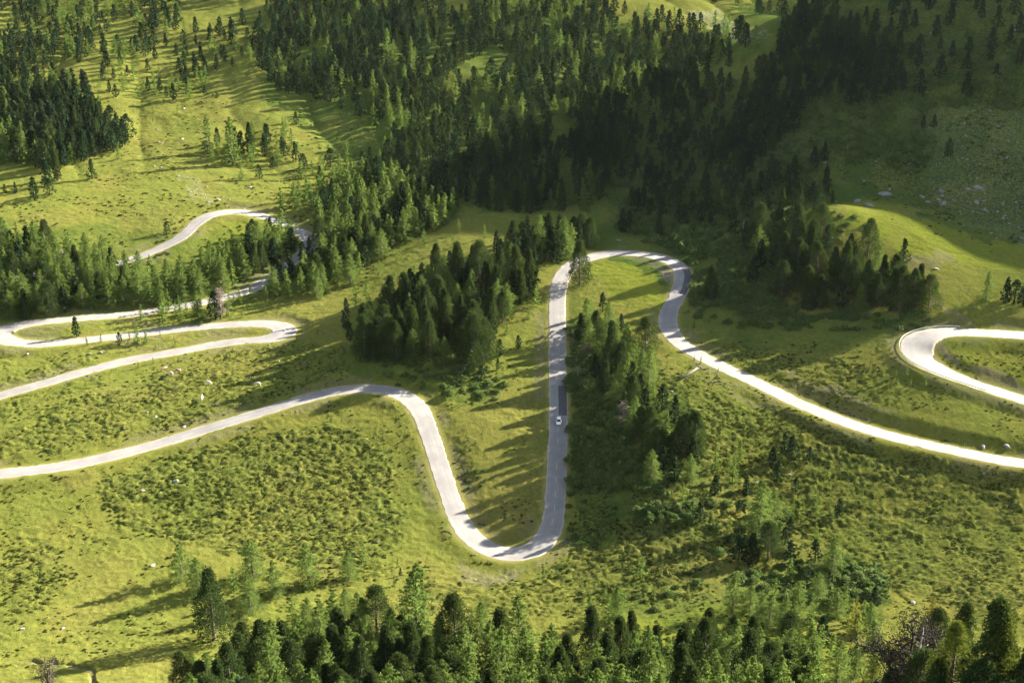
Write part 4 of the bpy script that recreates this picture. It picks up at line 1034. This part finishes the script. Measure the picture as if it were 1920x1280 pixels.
single('stone_pine_tree', 1628, 1356, 120, pine, 'pine_light', 'near bright pine at the left foot of the big dead tree', 'pine tree', seed=65, nc=110, per=50, size=.26, rmax=.26)
single('stone_pine_tree', 1722, 1368, 96, pine, 'pine', 'low dark pine in front of the big dead tree', 'pine tree', seed=66, nc=90, per=50, size=.28, rmax=.34)

# ------------------------------------------------------------------ guard rail round the upper hairpin
r = road['upper_road']; i0, i1 = sorted((near('upper_road', 1806, 621), near('upper_road', 1856, 730)))
e = bpy.data.objects.new('guard_rail', None); C.objects.link(e); tag(e, 'pale metal guard rail around the outside of the upper hairpin', 'guard rail')
M['galv'] = mat_simple('galvanised_steel', (.42, .42, .42), (.52, .52, .51), 1.0, .5, 0, coord='w')
q = r['p'][i0:i1:2] - np.concatenate([r['n'][i0:i1:2] * (r['hw'][i0:i1:2, None] + .45), np.zeros((len(r['p'][i0:i1:2]), 1))], 1)
nn = r['n'][i0:i1:2]
prof = [(.00, .42), (.06, .47), (.0, .54), (.0, .60), (.06, .67), (.0, .74), (-.03, .74), (-.03, .42)]
V = np.stack([np.concatenate([q[:, :2] + nn * a, q[:, 2:] + b], 1) for a, b in prof], 1); m = len(prof)
idx = np.arange(len(q) * m).reshape(len(q), m); nx = np.roll(idx, -1, 1)
link_mesh('rail', V.reshape(-1, 3), np.stack([idx[:-1], idx[1:], nx[1:], nx[:-1]], -1).reshape(-1, 4), M['galv'], e)
post = None
for k in range(0, len(q), 4):
    if post is None:
        mb = MB(); mb.tube(np.array([[0, 0, -.5], [0, 0, .35], [0, 0, .72]]), [.07, .07, .07], 6); v_, f_, t_ = mb.arrays()
        o = post = link_mesh('post', v_, f_, M['galv'], e)
    else:
        o = post.copy(); C.objects.link(o); o.parent = e
    o.location = np.concatenate([q[k, :2] - nn[k] * .1, q[k, 2:]])

# ------------------------------------------------------------------ drain channel lying on the bank
p, d = raycast([1274, 1312], [714, 690]); a, b = p[0] + [0, 0, .35], p[1] + [0, 0, .45]
dr = (b - a) / np.linalg.norm(b - a); sd = np.cross(dr, [0, 0, 1]); sd /= np.linalg.norm(sd); up_ = np.cross(sd, dr)
e = bpy.data.objects.new('drain_channel', None); C.objects.link(e); tag(e, 'long grey timber drain channel lying on the bank below the descending road', 'drain channel')
def beam(name, off_s, off_u, w, h_, s0=0, s1=1.0):
    c0, c1 = a + (b - a) * s0 + sd * off_s + up_ * off_u, a + (b - a) * s1 + sd * off_s + up_ * off_u
    V = np.array([c + sd * x * w / 2 + up_ * y * h_ / 2 for c in (c0, c1) for x, y in ((-1, -1), (1, -1), (1, 1), (-1, 1))])
    link_mesh(name, V, [[0, 1, 2, 3], [7, 6, 5, 4], [0, 4, 5, 1], [1, 5, 6, 2], [2, 6, 7, 3], [3, 7, 4, 0]], M['old_timber'], e)
M['old_timber'] = mat_simple('old_grey_timber', (.10, .095, .085), (.17, .16, .145), 2.0, .95, .4)
beam('base', 0, 0, .50, .08); beam('side', .30, .14, .09, .36); beam('side', -.30, .14, .09, .36)
beam('head_board', 0, .2, 1.3, .5, .97, 1.0)

# ------------------------------------------------------------------ the white car
def lathe_wheel(mb, rad, wid, prof, n=20):
    th = np.linspace(0, 2 * np.pi, n, endpoint=False); P = np.array(prof)
    V = np.stack([np.stack([np.full(n, x * wid), np.cos(th) * rr * rad, np.sin(th) * rr * rad], 1) for x, rr in P], 0)
    m = len(P); idx = np.arange(m * n).reshape(m, n); nx = np.roll(idx, -1, 1)
    mb.add(V.reshape(-1, 3), np.stack([idx[:-1], nx[:-1], nx[1:], idx[1:]], -1).reshape(-1, 4))
M['car_paint'] = mat_flat('white_car_paint', (.78, .78, .77), .3, 0, .6)
M['glass'] = mat_flat('dark_car_glass', (.015, .018, .02), .06)
M['rubber'] = mat_flat('tyre_rubber', (.02, .02, .02), .85); M['alloy'] = mat_flat('wheel_alloy', (.45, .45, .46), .35, .8)
M['lamp'] = mat_flat('headlamp_glass', (.75, .77, .8), .1); M['trim'] = mat_flat('black_plastic_trim', (.03, .03, .032), .6)
ci = near('main_road', 1047, 792); rr_ = road['main_road']; cpos = rr_['p'][ci]; cdir = rr_['p'][ci - 6] - rr_['p'][ci + 6]   # facing back towards the big hairpin
car = bpy.data.objects.new('white_car', None); C.objects.link(car)
car.location = cpos + np.array([*(rr_['n'][ci] * -.15), .075]); yaw = math.atan2(cdir[1], cdir[0]) - math.pi / 2
car.rotation_euler = (math.atan2(cdir[2], np.linalg.norm(cdir[:2])), 0, yaw)
tag(car, 'white hatchback car driving down the straight road', 'car')
def loft(sections, n=24, pw=3.2):
    """sections: (y, half width, z low, z high) -> closed superellipse loft"""
    th = np.linspace(0, 2 * np.pi, n, endpoint=False); S = []
    for y, w, z0, z1 in sections:
        c, s_ = np.cos(th), np.sin(th)
        S.append(np.stack([np.sign(c) * np.abs(c) ** (2 / pw) * w, np.full(n, y), (z0 + z1) / 2 + np.sign(s_) * np.abs(s_) ** (2 / pw) * (z1 - z0) / 2], 1))
    V = np.array(S); m = len(S); idx = np.arange(m * n).reshape(m, n); nx = np.roll(idx, -1, 1)
    F = [list(x) for x in np.stack([idx[:-1], nx[:-1], nx[1:], idx[1:]], -1).reshape(-1, 4)]
    half = n // 2
    for row, flip in ((idx[0], 1), (idx[-1], 0)):
        for k in range(1, half):
            qd = [row[k - 1], row[k], row[n - k - 1], row[n - k]] if k > 0 else None
            if len(set(qd)) == 4: F.append(qd if not flip else qd[::-1])
    return V.reshape(-1, 3), np.array(F)
v_, f_ = loft([(-2.08, .62, .45, .82), (-2.02, .78, .34, .98), (-1.7, .86, .24, 1.0), (-.9, .89, .20, 1.0), (.3, .89, .20, .98), (1.0, .88, .22, .94), (1.6, .84, .25, .84), (1.98, .74, .32, .72), (2.08, .58, .42, .62)])
link_mesh('body', v_, f_, M['car_paint'], car, True)
v_, f_ = loft([(-1.62, .60, .92, 1.30), (-1.35, .64, .92, 1.44), (-.7, .66, .92, 1.50), (-.1, .66, .92, 1.49), (.32, .63, .92, 1.40)], pw=4)
link_mesh('roof', v_, f_, M['car_paint'], car, True)
def quad(name, pts, mat, th=.012, parent=car):
    P = np.array(pts, float); n_ = np.cross(P[1] - P[0], P[3] - P[0]); n_ /= np.linalg.norm(n_)
    V = np.concatenate([P, P + n_ * th]); return link_mesh(name, V, [[3, 2, 1, 0], [4, 5, 6, 7], [0, 1, 5, 4], [1, 2, 6, 5], [2, 3, 7, 6], [3, 0, 4, 7]], M[mat], parent)
quad('windscreen', [(.70, 1.02, .96), (-.70, 1.02, .96), (-.56, .33, 1.42), (.56, .33, 1.42)][::-1], 'glass', -.03)
quad('windscreen_base', [(.66, .34, .93), (-.66, .34, .93), (-.70, 1.04, .93), (.70, 1.04, .93)], 'trim', .02)
quad('rear_window', [(-.60, -1.90, 1.0), (.60, -1.90, 1.0), (.54, -1.60, 1.34), (-.54, -1.60, 1.34)], 'glass', .03)
for sx in (1, -1):
    pts = [(.81 * sx, .85, .98), (.69 * sx, .25, 1.40), (.69 * sx, -1.25, 1.42), (.81 * sx, -1.65, .99)]
    quad('side_window', pts if sx < 0 else pts[::-1], 'glass', .02)
    v_, f_ = loft([(1.72, .10, .56, .70), (1.84, .15, .55, .72), (1.99, .13, .54, .68)], 12, 2.4); link_mesh('headlight', v_ + [.58 * sx, .03, 0], f_, M['lamp'], car, True)
    v_, f_ = loft([(.62, .05, 1.0, 1.10), (.72, .10, .97, 1.14), (.80, .08, .99, 1.12)], 12, 2.4); link_mesh('mirror', v_ + [.97 * sx, 0, 0], f_, M['car_paint'], car, True)
    for y in (1.28, -1.28):
        w = bpy.data.objects.new('wheel', None); C.objects.link(w); w.parent = car; w.location = (.80 * sx, y, .31)
        mb = MB(); lathe_wheel(mb, .31, .1, [(-1, .62), (-1, .92), (-.7, 1.0), (.7, 1.0), (1, .92), (1, .62)]); v_, f_, t_ = mb.arrays(); link_mesh('tyre', v_, f_, M['rubber'], w, True)
        mb = MB(); lathe_wheel(mb, .31, .1, [(-.9, .05), (-.9, .64), (.9, .64), (.7 , .5), (.85, .05)]); v_, f_, t_ = mb.arrays(); link_mesh('rim', v_, f_, M['alloy'], w, True)
quad('grille', [(.42, 2.03, .40), (-.42, 2.03, .40), (-.42, 2.075, .54), (.42, 2.075, .54)], 'trim', -.03)
quad('number_plate', [(.26, 2.10, .46), (-.26, 2.10, .46), (-.26, 2.10, .56), (.26, 2.10, .56)], 'paint', -.01)

# ------------------------------------------------------------------ thin summer haze over the valley
bm = bmesh.new(); bmesh.ops.create_cube(bm, size=1.0)
me = bpy.data.meshes.new('haze'); bm.to_mesh(me); bm.free()
hz = bpy.data.objects.new('haze', me); C.objects.link(hz)
zb = min(float(H.min()), -400.0) - 1
hz.scale = (5000, 5000, 900 - zb); hz.location = (0, 0, (900 + zb) / 2)
m = bpy.data.materials.new('thin_air'); m.use_nodes = True; nt = m.node_tree; nt.nodes.clear()
o_ = nt.nodes.new('ShaderNodeOutputMaterial'); pv = nt.nodes.new('ShaderNodeVolumePrincipled')
pv.inputs['Color'].default_value = (.80, .88, 1.0, 1); pv.inputs['Density'].default_value = .000006; pv.inputs['Anisotropy'].default_value = .3
nt.links.new(pv.outputs[0], o_.inputs['Volume']); me.materials.append(m)
tag(hz, 'thin bluish haze over the valley', 'haze', kind='stuff')

# ------------------------------------------------------------------ grazing cattle between the valley road and the main road
def cow_mesh(name, head_down, mat):
    J = [((0, -.78, 1.14), .30), ((0, -.30, 1.06), .40), ((0, .25, 1.05), .41), ((0, .68, 1.16), .33),
         ((0, 1.00, 1.02 if head_down else 1.36), .20), ((0, 1.28, .62 if head_down else 1.52), .145), ((0, 1.44, .36 if head_down else 1.42), .13), ((0, 1.54, .16 if head_down else 1.30), .085)]
    E = [(k, k + 1) for k in range(7)]
    def add(par, pts):
        for p, r in pts:
            J.append((p, r)); E.append((par, len(J) - 1)); par = len(J) - 1
    for sx in (1, -1):
        add(0, [((.20 * sx, -.72, .92), .20), ((.23 * sx, -.58, .70), .12), ((.23 * sx, -.84, .42), .07), ((.23 * sx, -.78, .08), .055), ((.23 * sx, -.73, .02), .065)])
        add(3, [((.19 * sx, .66, .86), .15), ((.20 * sx, .68, .50), .075), ((.20 * sx, .66, .08), .055), ((.20 * sx, .70, .02), .065)])
        h = J[5][0]; add(5, [((.16 * sx, h[1] - .06, h[2] + .10), .05), ((.27 * sx, h[1] - .08, h[2] + .08), .03)])
    add(0, [((0, -1.02, 1.14), .05), ((0, -1.10, .80), .03), ((0, -1.10, .45), .05)])
    me = bpy.data.meshes.new(name + '_skeleton'); me.from_pydata([j[0] for j in J], E, [])
    o = bpy.data.objects.new(name, me); C.objects.link(o)
    md = o.modifiers.new('skin', 'SKIN'); md.use_smooth_shade = True
    for k, v in enumerate(me.skin_vertices[0].data): v.radius = (J[k][1], J[k][1]); v.use_root = (k == 0)
    o.modifiers.new('sub', 'SUBSURF').levels = 1
    dg = bpy.context.evaluated_depsgraph_get(); out = bpy.data.meshes.new_from_object(o.evaluated_get(dg)); out.name = name
    bpy.data.objects.remove(o); out.materials.clear(); out.materials.append(mat)
    return out
def mat_hide(name, a, b, lo, hi):
    t = NT(name); pos = t.n('ShaderNodeTexCoord').outputs['Object']
    f = t.ramp(t.noise(1.6, 1, .4, pos), lo, hi)
    p = t.n('ShaderNodeBsdfPrincipled'); p.inputs['Roughness'].default_value = .85; t.l(t.mix(f, a, b), p.inputs['Base Color']); t.l(p.outputs[0], t.out.inputs[0]); return t.m
white_h = mat_hide('cream_hide', (.42, .37, .30), (.50, .46, .40), .4, .6); red_h = mat_hide('red_pied_hide', (.16, .045, .025), (.46, .42, .36), .56, .60)
CM = {('w', 1): cow_mesh('cow', True, white_h), ('w', 0): cow_mesh('cow', False, white_h), ('r', 1): cow_mesh('cow', True, red_h)}
for u, v, c, hd, az, lab in [(321, 704, 'w', 1, 1.0, 'cream white cow grazing just below the red-pied cow in the heath meadow'), (334, 699, 'r', 1, 1.7, 'red-pied cow grazing above the cream white cow in the heath meadow'),
    (309, 695, 'r', 1, 2.4, 'red-pied cow beside a grey boulder under the lower valley road'), (390, 721, 'w', 1, -1.9, 'cream white cow grazing alone in the middle of the heath meadow'),
    (379, 751, 'w', 0, .1, 'cream cow standing with raised head just above the main road'), (470, 714, 'r', 1, 1.2, 'red-pied cow farther along the meadow beside a cream cow'), (484, 724, 'w', 1, 1.5, 'cream cow grazing closest to the bend of the main road')]:
    p, d = raycast([u], [v]); o = bpy.data.objects.new('cow', CM[(c, hd)]); C.objects.link(o)
    o.location = p[0] + [0, 0, .12]; o.rotation_euler = (0, 0, az); o.scale = (1.1,) * 3
    tag(o, lab, 'cow', 'cattle grazing between the valley road and main road')
# two pale marker posts on the descending road
for u, v, lab in [(1629, 790, 'pale marker post on the verge halfway down the descending road'), (1808, 838, 'pale marker post beside the boulders at the descending road')]:
    p, d = raycast([u], [v]); mb = MB(); mb.tube(np.array([[0, 0, -.3], [0, 0, .6], [0, 0, 1.25], [0, 0, 1.27]]), [.06, .06, .05, .01], 8)
    v_, f_, t_ = mb.arrays(); o = link_mesh('marker_post', v_, f_, M['paint'], None, True); o.location = p[0]; tag(o, lab, 'marker post')
